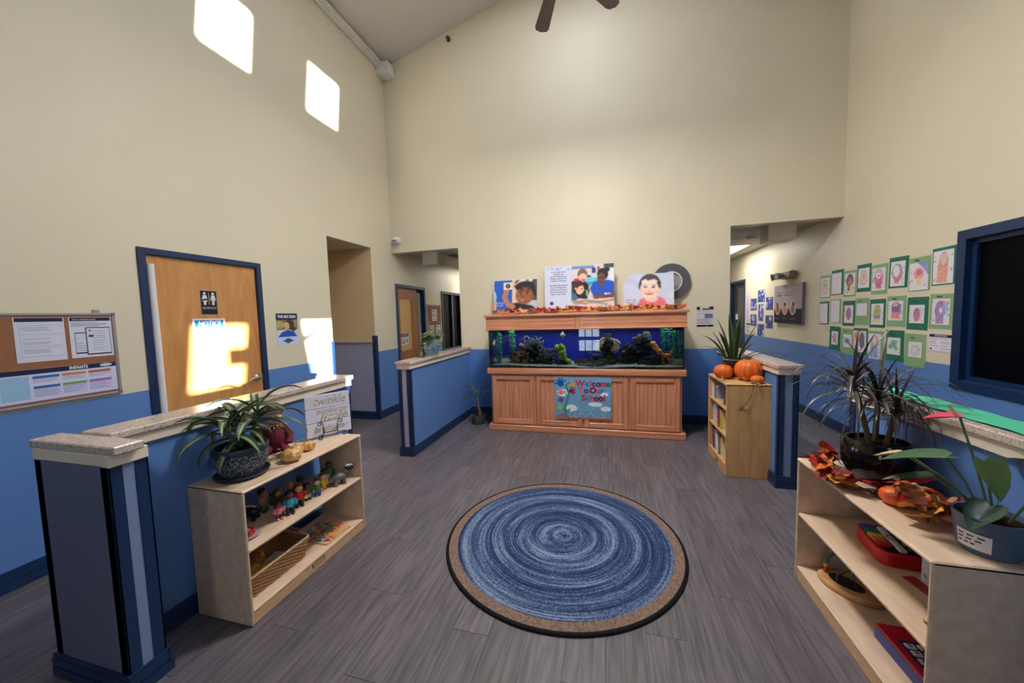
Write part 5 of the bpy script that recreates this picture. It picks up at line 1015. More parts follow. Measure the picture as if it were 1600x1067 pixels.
# trailing plant in a blue white vase on the half wall
d = thing('potted_plant', 'trailing leafy plant in a blue and white glazed vase on the granite cap', 'plant', (-2.14, 4.08, 1.04)); rg = random.Random(31)
VZ = mat('vase_glaze', (118, 150, 184), .12, noise=(16, .35))
MB().lathe([(0, 0), (.05, 0), (.06, .012), (.082, .07), (.086, .12), (.07, .165), (.062, .185), (.07, .2), (.062, .2), (.056, .17)], 28, cap=False).build('vase', VZ, d, True); soil_disc(d, .058, .175)
FG = mat('fern_green', (98, 122, 84), .5); FG2 = mat('fern_pale', (150, 166, 130), .5); lf = MB()
for k in range(44):
    A = rg.uniform(0, 6.28); A = rg.choice([A, rg.gauss(1.5, .5), rg.gauss(-1.5, .5)]); p = Vector((0, 0, .19)); e = rg.uniform(.1, 1.35); pts = []; n_ = 12; L_ = rg.uniform(.16, .36)
    if k < 6: e = .3; L_ = .42
    for i in range(n_):
        pts.append(p.copy()); p = p + Vector((math.cos(A) * math.cos(e) * (.55), math.sin(A) * math.cos(e), math.sin(e))) * (L_ / n_); e -= rg.uniform(.05, .34)
    pts = [Vector((max(-.075, min(.125, q.x)) if q.z < .03 else q.x, q.y, max(q.z, .004 if -.1 < q.x < .1 else q.z))) for q in pts]
    MB().tube(pts, .0016, 4).build('tendril', STEMG, d, recalc=False)
    for q in pts[2:]:
        for s_ in range(3):
            B_ = rg.uniform(0, 6.28); l = rg.uniform(.026, .048); v = Vector((math.cos(B_) * l, math.sin(B_) * l, rg.uniform(-.008, .012))); sd = Vector((-math.sin(B_), math.cos(B_), .3)) * l * .32
            if q.z < .02: v.z = abs(v.z)
            lf.add([q, q + v * .5 + sd, q + v, q + v * .5 - sd], [(0, 1, 2, 3)], rg.randrange(2))
tag(lf.build('foliage', [FG, FG2], d, recalc=False), kind='stuff')
# ------------------------------------------------------------------ pumpkins and dried vine on the bookcase
PK = mat('pumpkin', (214, 104, 34), .45, .4, noise=(9, .12)); PKS = mat('pumpkin_stem', (96, 84, 52), .8)
def pumpkin(label, x, y, z, r, h, ribs, rz=0.0):
    t = thing('pumpkin', label, 'pumpkin', (x, y, z), rz, 'pumpkins on the bookcase'); n = 12; pr = []
    for i in range(n + 1):
        u = -math.pi / 2 + math.pi * i / n; pr.append((max(.003, r * math.cos(u) ** .75 * (1 if abs(u) < 1.2 else .9)), h / 2 + h / 2 * math.sin(u) - (.012 * h / .1 if i in (n, 0) and i == n else 0)))
    MB().lathe(pr, ribs * 6, rib=lambda a_, z_: 1 - .07 * (1 - abs(math.sin(a_ * ribs / 2))) ** 2 * 1.2, cap=True).build('flesh', PK, t, 'full')
    MB().tube([(0, 0, h * .86), (.002, 0, h * 1.0), (.01, .004, h * 1.0 + r * .16)], [r * .13, r * .08, r * .07], 7).build('stem', PKS, t, True)
pumpkin('large ribbed pumpkin in front of the snake plant', 1.245, 3.79, .842, .118, .195, 12)
pumpkin('medium orange pumpkin at the front edge of the bookcase top', 1.056, 3.872, .842, .083, .135, 11, .3)
pumpkin('mini flat pumpkin in front of the large one', 1.262, 3.632, .842, .055, .072, 10)
d = thing('dried_vine', 'dried vine with curled leaves hanging down the bookcase side', 'vine', (1.2, 3.56, .842)); DV = mat('dried_leaf', (176, 156, 96), .7, noise=(20, .25))
MB().tube([(.0, .06, .006), (.01, .01, .008), (.005, -.008, -.03), (-.01, -.008, -.1), (-.05, -.008, -.17), (-.08, -.008, -.2)], .003, 6).build('stem', STEM, d, True)
for k, (x, y, z, s_, rr_) in enumerate(((-.03, .09, .02, 1.0, (.8, .3, 1)), (.02, .01, .02, 1.1, (1.0, -.3, 2)), (.04, -.008, .005, .9, (1.2, .2, .3)), (-.085, -.02, -.215, 1.3, (1.5, .1, .4)), (-.05, -.016, -.2, .9, (1.4, .3, 2.0)))):
    o = obj('leaf', maple(rg, .035).mesh('leaf', DV, recalc=False), d, (x, y, z)); o.rotation_euler = rr_; o.scale = (s_,) * 3
d = thing('dried_vine', 'short sprig with an orange berry over the front of the bookcase', 'vine', (.99, 3.72, .842)); MB().tube([(.05, .0, .006), (.0, .0, .008), (-.008, .0, -.02), (-.010, .02, -.05)], .0025, 6).build('stem', STEM, d, True)
MB().ell((-.014, .02, -.062), (.014, .014, .014), 12, 8).build('berry', mat('berry_orange', (206, 130, 90), .35), d, True)
for x, y, z in ((.03, .03, .02), (.0, -.04, .015)): o = obj('leaf', maple(rg, .03).mesh('leaf', DV, recalc=False), d, (x, y, z)); o.rotation_euler = (.7, .3, x * 30)
# ------------------------------------------------------------------ books in the bookcase
BKC = [mat('book_%d' % k, c_, .5) for k, c_ in enumerate(((176, 60, 70), (206, 206, 216), (60, 90, 150), (44, 50, 66), (226, 214, 190), (110, 60, 110), (170, 196, 214), (226, 140, 70), (70, 120, 90), (196, 90, 130), (28, 30, 40), (150, 160, 190), (236, 236, 240), (206, 176, 90)))]
CNAME = ['red', 'pale grey', 'blue', 'charcoal', 'cream', 'purple', 'light blue', 'orange', 'green', 'pink', 'black', 'slate', 'white', 'mustard']
rg = random.Random(77); SHN = {.610: 'upper', .360: 'middle', .095: 'lower'}
for z, seq in ((.360, [2, 12, 7, 1, 8, 4, 6, 11, 2, 5, 9, 0, 3, 12, 13, 4]), (.095, [10, 11, 12, 3, 0, 5, 9, 1, 0, 9, 12, 4, 8, 13, 7, 4]), (.610, [12, 9, 3, 1, 6, 10, 11])):
    XT = ['next to the back wall', 'near the bookcase side']; hi = .23 if z != .61 else .19; LN = {.360: R(3), .095: R(7), .610: R(4)}[z]; y = 3.868 + BY1 - .02 - hi * math.sin(LN); cnt = {}
    for k, ci in enumerate(seq):
        th = rg.uniform(.014, .030) if z != .61 else rg.uniform(.010, .018); hh = rg.uniform(.16, hi - .01) * (.9 if z == .61 else 1); dp = rg.uniform(.17, .22); ln = -LN; cnt[ci] = cnt.get(ci, 0) + 1
        if y - th < 3.868 + BY0 + .06: break
        t = thing('book', '%s spined picture book on the %s bookcase shelf, %s' % (CNAME[ci], SHN[z], ('after a %s one' % CNAME[seq[k - 1]]) if k else 'first by the far side panel'), 'book', (1.02 + rg.uniform(0, .025), y, z + .001), group='books on the %s bookcase shelf' % SHN[z]); t.rotation_euler = (ln, 0, 0); t.rotation_euler[0] = ln
        MB().box((0, -th, 0), (dp, -th + .0018, hh)).box((0, -.0018, 0), (dp, 0, hh)).box((0, -th + .0018, 0), (.002, -.0018, hh)).build('cover', BKC[ci], t); MB().box((.0025, -th + .002, .003), (dp - .004, -.002, hh - .003)).build('pages', mat('book_pages', (226, 220, 206), .8), t)
        y -= th / math.cos(ln) + .0015
t = thing('book', 'teal covered picture book leaning face out on the upper shelf', 'book', (1.04, 3.70, .612), R(-78)); t.rotation_euler = (R(-12), 0, R(-80)); c = Cv(20, 24, (80, 120, 140)).rect(.1, .1, .9, .6, (50, 84, 110)).ell(.5, .35, .25, .15, (90, 140, 150)).rect(.15, .72, .85, .85, (196, 206, 210))
MB().box((-.07, .0006, 0), (.07, .009, .15)).build('cover', BKC[6], t); obj('print', c.mesh('print', .138, .148), t, (0, 0, .001))
# ------------------------------------------------------------------ left shelf, top board
sg = thing('twinkle_sign', 'white three-plank sign with gold script leaning on a black easel', 'sign', (-1.896, 2.082, .708), R(59.4)); sg.rotation_euler = (R(-3.5), 0, R(59.4))
WP = mat('sign_white', (216, 218, 238), .6, noise=(30, .04)); GOLD = mat('script_gold', (176, 164, 140), .5)
for k in range(3): MB().box((-.146, 0, .001 + k * .0955), (.146, .012, .0935 + k * .0955), .0015).build('plank', WP, sg)
MB().box((-.144, .006, .003), (.144, .018, .282)).build('backing', mat('sign_back', (60, 56, 60), .7), sg)
for tx, z, w_, x, s_ in (('twinkle', .238, .21, .01, .085), ('twinkle my', .168, .21, .02, .06), ('little', .122, .19, .03, .075), ('bright star', .048, .22, .01, .065)): lettering(tx, s_, GOLD, sg, x, z, -.001, shear=.28, fitw=w_, bold=.0007)
ez = thing('wire_easel', 'black scrolled wire easel holding the twinkle sign', 'easel', (-1.896, 2.082, .69), R(59.4)); BW = mat('wire_black', (18, 16, 18), .4, metal=.3)
def spiral(cx, cz, r0, a0, turns, sgn, y): return [(cx + r0 * (1 - .75 * k / 18) * math.cos(a0 + sgn * turns * 6.283 * k / 18), y, cz + r0 * (1 - .75 * k / 18) * math.sin(a0 + sgn * turns * 6.283 * k / 18)) for k in range(19)]
for sx in (-1, 1):
    up_ = spiral(sx * .055 + sx * .012, .105, .018, math.pi if sx > 0 else 0, 1.3, -sx, -.014); lo = spiral(sx * .075, .021, .018, R(90), 1.2, -sx, -.05)
    MB().tube(up_[::-1] + [(sx * .047, -.014, .085), (sx * .042, -.016, .05), (sx * .05, -.022, .03), (sx * .06, -.04, .034)] + lo, .0028, 6).build('scroll_leg', BW, ez, True)
    MB().tube([(sx * .047, -.012, .075), (sx * .047, .0, .012), (sx * .047, .03, .012)], .0026, 6).build('ledge_hook', BW, ez, True)
MB().tube([(-.05, -.016, .04), (.05, -.016, .04)], .0028, 6).build('cross_bar', BW, ez, True); MB().tube([(0, -.0155, .04), (0, .035, .02), (0, .07, .003)], .0026, 6).build('back_leg', BW, ez, True)
sc_ = thing('scarecrow_doll', 'seated scarecrow doll in a maroon outfit and brown hat behind the dracaena', 'doll', (-2.025, 1.77, .69), R(46)); sc_.scale = (1.2, 1.2, 1.2); MRN = mat('plaid_maroon', (112, 30, 42), .85, noise=(60, .5)); FACE = mat('doll_face', (236, 222, 206), .8); HAT = mat('doll_hat', (92, 66, 52), .9, noise=(60, .2)); RAF = mat('raffia', (206, 170, 110), .8)
MB().ell((0, 0, .075), (.055, .05, .0745), 14, 10).ell((.0, 0, .12), (.04, .038, .04), 12, 8).build('body', MRN, sc_, True)
for s_ in (-1, 1):
    MB().tube([(s_ * .035, 0, .125), (s_ * .07, -.03, .09), (s_ * .06, -.06, .055)], [.018, .016, .014], 8).build('arm', MRN, sc_, True); MB().tube([(s_ * .03, -.02, .03), (s_ * .045, -.085, .028), (s_ * .05, -.12, .022)], [.022, .02, .018], 8).build('leg', MRN, sc_, True); MB().ell((s_ * .05, -.128, .022), (.018, .024, .02), 10, 6).build('shoe', HAT, sc_, True)
hd = MB().ell((0, -.004, .185), (.034, .034, .037), 16, 10).build('head', FACE, sc_, True)
for s_ in (-1, 1): MB().ell((s_ * .012, -.036, .19), (.004, .003, .007), 8, 6).build('eye', BLACK, hd, True)
MB().ell((0, -.039, .18), (.004, .004, .004), 8, 6).build('nose', mat('nose_orange', (196, 90, 50), .7), hd, True); MB().tube([(-.012, -.034, .17), (0, -.037, .166), (.012, -.034, .17)], .0016, 5).build('mouth', BLACK, hd)
MB().lathe([(.03, .212), (.05, .211), (.052, .214), (.033, .219), (.03, .24), (.02, .254), (0, .258)], 20, (0, .008, 0), cap=False).build('hat', HAT, sc_, True)
mb = MB(); rg = random.Random(9)
for k in range(22): A = rg.uniform(.2, 2.94) + math.pi * 0; mb.tube([(math.cos(A) * .033, math.sin(A) * .033, .2), (math.cos(A) * .05, math.sin(A) * .05, .165)], .002, 4)
tag(mb.build('hair', RAF, sc_), kind='stuff'); mb = MB()
for k in range(16): A = k * .39; mb.tube([(math.cos(A) * .03, math.sin(A) * .03, .15), (math.cos(A) * .055, math.sin(A) * .055, .135)], .0025, 4)
tag(mb.build('collar', RAF, sc_), kind='stuff')
GLD = mat('gold_gourd', (206, 158, 96), .35, .6, noise=(30, .25), bump=.6, bscale=50, coat=.2)
for k, (lab, x, y, r_, h_) in enumerate((('rough gold gourd on the shelf in front of the scarecrow', -1.80, 1.665, .052, .072), ('small gold walnut shaped gourd near the easel', -1.835, 1.828, .034, .058), ('gold gourd half hidden behind the rough one', -1.86, 1.762, .04, .058))):
    t = thing('gold_gourd', lab, 'gourd', (x, y, .69), k * 1.1, 'gold gourds on the shelf'); rg = random.Random(k + 3); n = 10
    MB().lathe([(max(.002, r_ * math.sin(math.pi * i / n) ** .8), h_ / 2 - h_ / 2 * math.cos(math.pi * i / n)) for i in range(n + 1)], 40, rib=lambda a_, z_: 1 + .07 * math.sin(a_ * 7) + .05 * math.sin(a_ * 3 + z_ * 90), cap=False, sx=1.15).build('shell', GLD, t, True); MB().tube([(0, 0, h_ * .93), (.008, .004, h_ * 1.15)], .005, 6).build('stem', GLD, t)
hk = thing('corn_husk', 'bundle of tan corn husk leaves between scarecrow and gourds', 'husk', (-1.915, 1.745, .69)); rg = random.Random(12); HUS = mat('husk_tan', (206, 164, 108), .6, noise=(20, .2))
for k in range(9): leaf_strip(rg, (0, 0, .012), k * .7 + .2, rg.uniform(.1, .7), rg.uniform(.06, .11), .03, rg.uniform(.2, 1.0), n=5, tip=.4).build('leaf', HUS, hk, True, recalc=False)
# ------------------------------------------------------------------ toy figures on the middle shelf of the left unit
ZS = .386
def cm(c_): return mat('toy_%d_%d_%d' % c_, c_, .35)
def figure(label, x, y, H, skin, hair, shirt, legs, shoes, rz=0.0, hat=None, long_hair=False):
    t = thing('toy_figure', label, 'toy figure', (x, y, ZS), rz, 'toy people on the shelf'); s_ = H / .135
    def P(name, mb, c_): mb.v = [(a_ * s_, b_ * s_, c2 * s_) for a_, b_, c2 in mb.v]; return mb.build(name, cm(c_), t, True)
    for sy in (-1, 1):
        P('shoe', MB().ell((.008, sy * .013, .007), (.018, .011, .007), 10, 6), shoes); P('leg', MB().lathe([(0, .008), (.011, .008), (.013, .03), (.014, .048), (0, .05)], 12, (0, sy * .012, 0)), legs)
        P('arm', MB().tube([(0, sy * .025, .082), (.004, sy * .032, .065), (.012, sy * .028, .05)], [.009, .008, .007], 8), shirt); P('hand', MB().ell((.014, sy * .027, .046), (.007, .006, .007), 8, 6), skin)
    P('torso', MB().lathe([(0, .042), (.021, .042), (.024, .055), (.023, .075), (.016, .088), (0, .09)], 16, sx=.8), shirt)
    hd = P('head', MB().ell((0, 0, .107), (.022, .021, .023), 16, 10), skin)
    for sy in (-1, 1): o = P('eye', MB().ell((.0205, sy * .007, .109), (.002, .0022, .003), 6, 5), (20, 18, 18)); o.parent = hd
    if hair: P('hair', MB().ell((-.005, 0, .116), (.0225, .0235, .021), 16, 10), hair)
    if long_hair: P('hair_length', MB().ell((-.012, 0, .098), (.013, .021, .026), 12, 8), hair)
    if hat: P('hat', MB().lathe([(.03, .117), (.026, .12), (.023, .122), (.022, .138), (0, .142)], 16, cap=False), hat)
    return t
SKL, SKM, SKD = (236, 190, 160), (170, 112, 80), (92, 60, 46); K_, BR = (22, 18, 20), (92, 56, 36)
figure('toy boy figure with black hair, brown top and green trousers', -1.985, 1.622, .140, SKM, K_, (150, 110, 100), (70, 96, 74), (40, 50, 44), .35)
figure('small toy girl figure with pink shoes at the shelf edge', -1.815, 1.572, .108, SKD, K_, (226, 120, 150), (36, 44, 74), (236, 120, 150), -.3, long_hair=True)
figure('toy figure in a teal jacket with dark hair', -1.805, 1.636, .136, SKD, K_, (40, 160, 196), (24, 26, 34), (60, 50, 50), -.5)
figure('toy boy figure in a red shirt and black trousers', -1.822, 1.718, .140, SKL, BR, (206, 30, 44), (22, 22, 28), (24, 22, 26), -.5)
figure('toy figure in green camouflage with white belt', -1.838, 1.797, .108, SKD, K_, (74, 96, 60), (206, 206, 196), (24, 22, 22), -.4)
figure('toy figure in black with a wide dark hat behind the camouflage one', -1.905, 1.815, .132, SKD, K_, (26, 26, 32), (26, 26, 32), (20, 20, 20), -.4, hat=(20, 20, 24))
figure('toy boy figure in green vest and blue trousers', -1.815, 1.852, .112, SKL, BR, (70, 110, 66), (40, 80, 160), (30, 50, 110), -.6)
figure('toy figure in a yellow outfit', -1.842, 1.930, .110, SKL, BR, (232, 190, 50), (226, 180, 40), (200, 150, 40), -.5)
figure('toy figure with white sleeves beside the grey dinosaur', -1.875, 1.985, .115, SKD, K_, (214, 206, 216), (30, 32, 44), (30, 30, 34), -.5)
figure('toy figure in a dark green shirt near the far end panel', -1.90, 2.055, .135, SKD, (40, 26, 22), (60, 104, 72), (40, 60, 50), (30, 30, 30), -.5)
figure('toy figure with brown curly hair behind the teal one', -1.925, 1.668, .120, SKM, (70, 44, 30), (60, 40, 36), (40, 32, 34), (30, 26, 26), -.3)
figure('toy figure with tan cap hair behind the red shirt one', -1.915, 1.745, .128, SKM, (150, 116, 74), (44, 40, 46), (30, 30, 36), (24, 24, 24), -.3)
figure('toy figure in dark green at the back of the shelf', -2.005, 1.695, .085, (40, 90, 60), None, (36, 92, 60), (30, 70, 50), (24, 50, 40), 0)
# toy animals
an = thing('toy_animal', 'grey toy dinosaur with a black and white head on the shelf', 'toy animal', (-1.79, 2.02, ZS), R(60)); GRY = cm((104, 98, 98))
MB().ell((0, 0, .05), (.05, .026, .027), 16, 10).ell((.045, 0, .072), (.02, .017, .026), 12, 8).build('body', GRY, an, True); MB().tube([(-.04, 0, .05), (-.07, 0, .035), (-.105, 0, .012)], [.02, .012, .004], 10).build('tail', GRY, an, True)
for sx in (-.028, .026):
    for sy in (-.018, .018): MB().lathe([(0, 0), (.014, 0), (.012, .02), (.011, .045), (0, .05)], 10, (sx, sy, 0)).build('leg', GRY, an, True)
hd = MB().ell((.066, 0, .095), (.03, .019, .019), 14, 8).build('head', cm(K_), an, True); MB().tube([(.045, 0, .112), (.066, 0, .1155), (.09, 0, .106)], .005, 6).build('stripe', cm((220, 220, 220)), hd, True)
an = thing('toy_animal', 'black toy animal with a tan face at the dark end of the shelf', 'toy animal', (-1.985, 1.535, ZS), R(20)); MB().ell((0, 0, .045), (.055, .032, .03), 16, 10).build('body', cm(K_), an, True); MB().ell((-.05, -.01, .062), (.024, .024, .024), 12, 8).build('head', cm((96, 60, 44)), an, True)
for sx in (-.03, .032):
    for sy in (-.02, .02): MB().lathe([(0, 0), (.012, 0), (.011, .03), (0, .034)], 8, (sx, sy, 0)).build('leg', cm(K_), an, True)
MB().tube([(-.02, 0, .074), (.01, 0, .077), (.035, 0, .072)], .005, 6).build('stripe', cm((226, 224, 220)), an, True)
pl = thing('toy_plate', 'clear toy plate with a red and white toy food slice', 'toy plate', (-1.845, 1.405, ZS)); MB().lathe([(0, .002), (.045, .002), (.062, .009), (.06, .011), (.045, .005), (0, .005)], 28, cap=False).build('plate', mat('toy_plate_grey', (186, 176, 178), .2), pl, True)
MB().prism([(-.03, -.025), (.035, -.015), (.02, .03), (-.03, .025)], .006, .03, 'z').build('slice', cm((190, 44, 50)), pl); MB().prism([(-.02, -.015), (.02, -.008), (.01, .015), (-.02, .012)], .0305, .034, 'z').build('icing', cm((236, 230, 230)), pl)
# ------------------------------------------------------------------ basket with books and a plush lion
WK = grain('wicker', (112, 74, 48), (186, 138, 92), (30, 30, 30), 6.0, .7, dist=.5)
bk = thing('wicker_basket', 'woven wicker basket of books and a plush on the bottom shelf', 'basket', (-1.905, 1.535, .0755)); rg = random.Random(6)
def rrect(hx, hy, r_, n): 
    P = []
    for cx, cy, a0 in ((hx - r_, hy - r_, 0), (-hx + r_, hy - r_, 90), (-hx + r_, -hy + r_, 180), (hx - r_, -hy + r_, 270)):
        for k in range(5): A = R(a0 + k * 22.5); P.append((cx + r_ * math.cos(A), cy + r_ * math.sin(A)))
    out = []; m_ = len(P); per = [math.dist(P[i], P[(i + 1) % m_]) for i in range(m_)]; T_ = sum(per); i = 0; acc = 0
    for k in range(n):
        d_ = T_ * k / n
        while acc + per[i] < d_: acc += per[i]; i += 1
        u = (d_ - acc) / per[i]; out.append((P[i][0] + (P[(i + 1) % m_][0] - P[i][0]) * u, P[i][1] + (P[(i + 1) % m_][1] - P[i][1]) * u))
    return out
HX, HY, HB = .105, .188, .112; N_ = 96
for row in range(11):
    z = .006 + row * .0098; f_ = 1 + .13 * z / HB; ring = rrect(HX * f_, HY * f_, .035, N_)
    MB().tube([(x * (1 + .022 * (1 if (k // 2 + row) % 2 else -1)), y * (1 + .014 * (1 if (k // 2 + row) % 2 else -1)), z) for k, (x, y) in enumerate(ring)], .0056, 5, closed=True).build('weave_strand', WK, bk, True)
mb = MB(); ring = rrect(HX * 1.13, HY * 1.13, .035, N_); MB().tube([(x, y, HB + .004 + .001 * (k % 2)) for k, (x, y) in enumerate(ring)], .0085, 7, closed=True).build('rim', mat('wicker_rim', (206, 176, 140), .6, noise=(60, .2)), bk, True)
MB().prism(rrect(HX, HY, .035, 32), .002, .006, 'z').build('bottom', WK, bk)
for k in range(0, N_, 4):
    a_ = rrect(HX, HY, .035, N_)[k]; b_ = rrect(HX * 1.13, HY * 1.13, .035, N_)[k]; MB().tube([(*a_, .004), (*b_, HB)], .0035, 5).build('stake', WK, bk)
for s_ in (1,): MB().tube([(-.035, HY * 1.12, HB), (-.03, HY * 1.13, HB + .028), (.03, HY * 1.13, HB + .028), (.035, HY * 1.12, HB)], .007, 6).build('handle', WK, bk, True)
def flatbook(label, x, y, z, w_, l_, th, rz, cv, tilt=0.0):
    t = thing('picture_book', label, 'book', (x, y, z), rz); t.rotation_euler = (0, tilt, rz); MB().box((-w_ / 2, -l_ / 2, 0), (w_ / 2, l_ / 2, th - .0008), .001).build('cover', PAPER, t)
    me = cv.mesh('print', w_ - .002, l_ - .002); me.transform(Matrix.Translation((0, -l_ / 2, th)) @ Matrix.Rotation(R(-90), 4, 'X')); obj('print', me, t); return t
c = Cv(40, 50, (206, 206, 214)).ell(.5, .6, .3, .25, (214, 160, 60)).rect(.1, .1, .9, .3, (180, 190, 220)); lines(c, .15, .85, .12, .28, 3, (80, 84, 110), .012, 1)
flatbook('pale picture book lying in the wicker basket', -1.885, 1.56, .092, .15, .24, .018, .1, c)
c = Cv(40, 50, (74, 68, 84)).rect(.1, .55, .7, .8, (190, 186, 196)).rect(.1, .1, .9, .4, (110, 100, 120))
flatbook('dark covered picture book under the pale one in the basket', -1.935, 1.615, .084, .12, .14, .008, .3, c)
ln_ = thing('plush_lion', 'golden plush lion lying in the wicker basket', 'plush toy', (-1.9, 1.455, .112), R(-60)); LG = mat('plush_gold', (206, 150, 54), .95, noise=(40, .3), bump=.5, bscale=90); LW = mat('plush_white', (206, 196, 184), .95, noise=(60, .25))
MB().ell((0, 0, .035), (.065, .04, .034), 16, 10, rough=.04, rng=rg).build('body', LG, ln_, True); MB().ell((-.06, 0, .062), (.046, .046, .04), 16, 10, rough=.1, rng=rg).build('mane', mat('plush_brown', (150, 94, 40), .95), ln_, True)
hd = MB().ell((-.078, 0, .066), (.032, .034, .032), 14, 9).build('head', LW, ln_, True)
for s_ in (-1, 1): MB().ell((-.104, s_ * .012, .075), (.004, .004, .005), 6, 5).build('eye', BLACK, hd, True); MB().ell((-.05, s_ * .036, .092), (.012, .012, .012), 8, 6).build('ear', LG, ln_, True); MB().tube([(-.02, s_ * .03, .03), (-.05, s_ * .05, .02)], [.018, .015], 8).build('paw', LG, ln_, True); MB().tube([(.04, s_ * .03, .03), (.07, s_ * .05, .02)], [.018, .015], 8).build('hind_leg', LG, ln_, True)
# alphabet puzzle
pz = thing('alphabet_puzzle', 'wooden alphabet puzzle board with coloured letters on the bottom shelf', 'puzzle', (-1.868, 1.936, .0755), R(90)); PZC = [cm(c_) for c_ in ((206, 50, 60), (236, 140, 50), (60, 160, 210), (120, 180, 80), (150, 80, 170), (40, 140, 130), (230, 110, 150), (220, 190, 60))]
MB().box((-.108, -.128, 0), (.108, .128, .008), .002).build('board', MAPLE, pz); al = 'ABCDEFGHIJKLMNOPQRSTUVWXYZ'
for k, ch in enumerate(al):
    r_, q_ = divmod(k, 6); me = text_mesh(ch, .046, bold=.0012, depth=.004); me.transform(Matrix.Rotation(R(-90), 4, 'X')); me.materials.clear(); me.materials.append(PZC[(k * 5 + r_) % 8]); obj('puzzle_letter', me, pz, (-.09 + q_ * .036 + (.018 if r_ == 4 else 0), .1 - r_ * .05, .012))
# ------------------------------------------------------------------ right shelf: wreath, gourds, toys
def ovate(rng, s_):
    '''broad serrated silk leaf, cupped, with a midrib fold'''
    P = []
    for k in range(9):
        u = k / 8; w_ = math.sin(math.pi * min(1, u * .92 + .1)) * .62 * (1 - .25 * u); P.append((u * 1.7 - .6, w_ * (1.12 if k % 2 else .92)))
    vs = []; 
    for x, w_ in P: vs += [(x * s_, -w_ * s_, (w_ * .35 + .18 * x * x + rng.uniform(-.05, .05)) * s_), (x * s_, 0, .18 * x * x * s_), (x * s_, w_ * s_, (w_ * .35 + .18 * x * x + rng.uniform(-.05, .05)) * s_)]
    return MB().add(vs, [(i * 3 + k, i * 3 + k + 1, i * 3 + k + 4, i * 3 + k + 3) for i in range(8) for k in (0, 1)])
wr = thing('leaf_wreath', 'twig wreath with crimson and amber autumn leaves around the black pot', 'wreath', (1.145, 2.02, .684)); rg = random.Random(19); TW = mat('twig_brown', (84, 62, 46), .8)
for k in range(7):
    ph = rg.uniform(0, 6); MB().tube([((.155 + .012 * math.sin(5 * A + ph)) * math.cos(A) * (1.0), (.185 + .012 * math.cos(4 * A + ph)) * math.sin(A), .014 + .010 * math.sin(7 * A + ph) + k * .003) for A in [1.75 + i * 3.75 / 44 for i in range(45)]], .0042, 5).build('twig', TW, wr, True)
BIGM = [ovate(lr, .062).mesh('leaf', LEAFC[i], recalc=False) for i in (0, 0, 1, 0, 2, 3, 6, 5)]
for k in range(46):
    A = rg.uniform(1.8, 5.6); rr_ = rg.uniform(.13, .185); o = obj('leaf', BIGM[rg.choice([0, 1, 2, 3, 3, 0, 4, 5, 6, 7])], wr, (max(-.16, rr_ * math.cos(A)), rr_ * 1.15 * math.sin(A), .035 + rg.uniform(0, .03))); o.rotation_euler = (rg.uniform(-.6, .6), rg.uniform(-.6, .6), rg.uniform(0, 6.28)); o.scale = (rg.uniform(.7, 1.1),) * 3
for k, (x, y, z) in enumerate(((-.09, .16, .10), (-.06, .14, .085))): MB().tube([(x + .04, y - .02, .02), (x + .01, y, z - .02), (x, y, z)], .002, 5).build('twig', TW, wr); o = obj('leaf', BIGM[4 if k == 0 else 2], wr, (x, y, z)); o.rotation_euler = (1.1, .2, .6 + k); o.scale = (.85,) * 3
pk = thing('toy_pumpkin', 'small smooth orange gourd nestled in autumn leaves', 'gourd', (1.125, 1.80, .682)); MB().lathe([(max(.002, .046 * math.sin(math.pi * i / 10) ** .75), .035 - .035 * math.cos(math.pi * i / 10)) for i in range(11)], 40, rib=lambda a_, z_: 1 - .04 * abs(math.cos(a_ * 4)), cap=False).build('flesh', mat('gourd_orange', (226, 96, 44), .4), pk, 'full'); MB().tube([(0, 0, .066), (.004, 0, .084)], .006, 6).build('stem', PKS, pk)
lb_ = thing('leaf_bunch', 'bunch of rust and amber silk leaves between gourd and anthurium', 'leaf bunch', (1.155, 1.705, .683)); rg = random.Random(23)
RD = [ovate(lr, .056).mesh('leaf', LEAFC[i], recalc=False) for i in (6, 3, 2, 1, 0, 5, 6, 3)]
for k in range(34): o = obj('leaf', RD[rg.randrange(8)], lb_, (rg.uniform(-.05, .09), rg.uniform(-.08, .09), .03 + abs(rg.gauss(0, .035)))); o.rotation_euler = (rg.uniform(-.9, .9), rg.uniform(-.9, .9), rg.uniform(0, 6.28)); o.scale = (rg.uniform(.75, 1.15),) * 3
MB().tube([(-.02, -.06, .012), (.02, 0, .014), (.05, .08, .012)], .003, 6).build('stem', TW, lb_)
# red musical toy tray
ZM = .381
ty = thing('musical_toy', 'red plastic musical toy with rainbow keys and white bar', 'toy', (1.225, 1.965, ZM), R(-8)); RED = mat('toy_red', (196, 26, 44), .3)
MB().prism(rrect(.085, .125, .04, 48), 0, .05, 'z').build('base', RED, ty); MB().tube([(x, y, .052) for x, y in rrect(.08, .12, .038, 60)], .007, 8, closed=True).build('rim', RED, ty, True)
bx('well', (-.055, -.095, .0495), (.07, .095, .0515), mat('toy_dark', (40, 20, 26), .5), ty)
for k, c_ in enumerate(((30, 90, 190), (24, 120, 90), (240, 200, 60), (232, 110, 50), (206, 40, 50))): bx('key', (-.072, .068 - k * .034, .05), (-.02, .098 - k * .034, .066), cm(c_), ty, .004)
bx('white_bar', (-.012, -.1, .052), (.014, .095, .068), mat('toy_white', (226, 226, 230), .35), ty, .004); MB().lathe([(.012, 0), (.015, 0), (.015, .0015), (.012, .0015), (.012, 0)], 20, (.001, 0, .068), cap=False, sy=1.5).build('badge', cm((90, 50, 130)), ty)
for k in range(4): MB().ell((.045, .07 - k * .045, .056), (.016, .016, .008), 10, 6).build('chime', cm(((30, 40, 34), (60, 56, 40), (150, 140, 90), (40, 44, 40))[k]), ty, True)
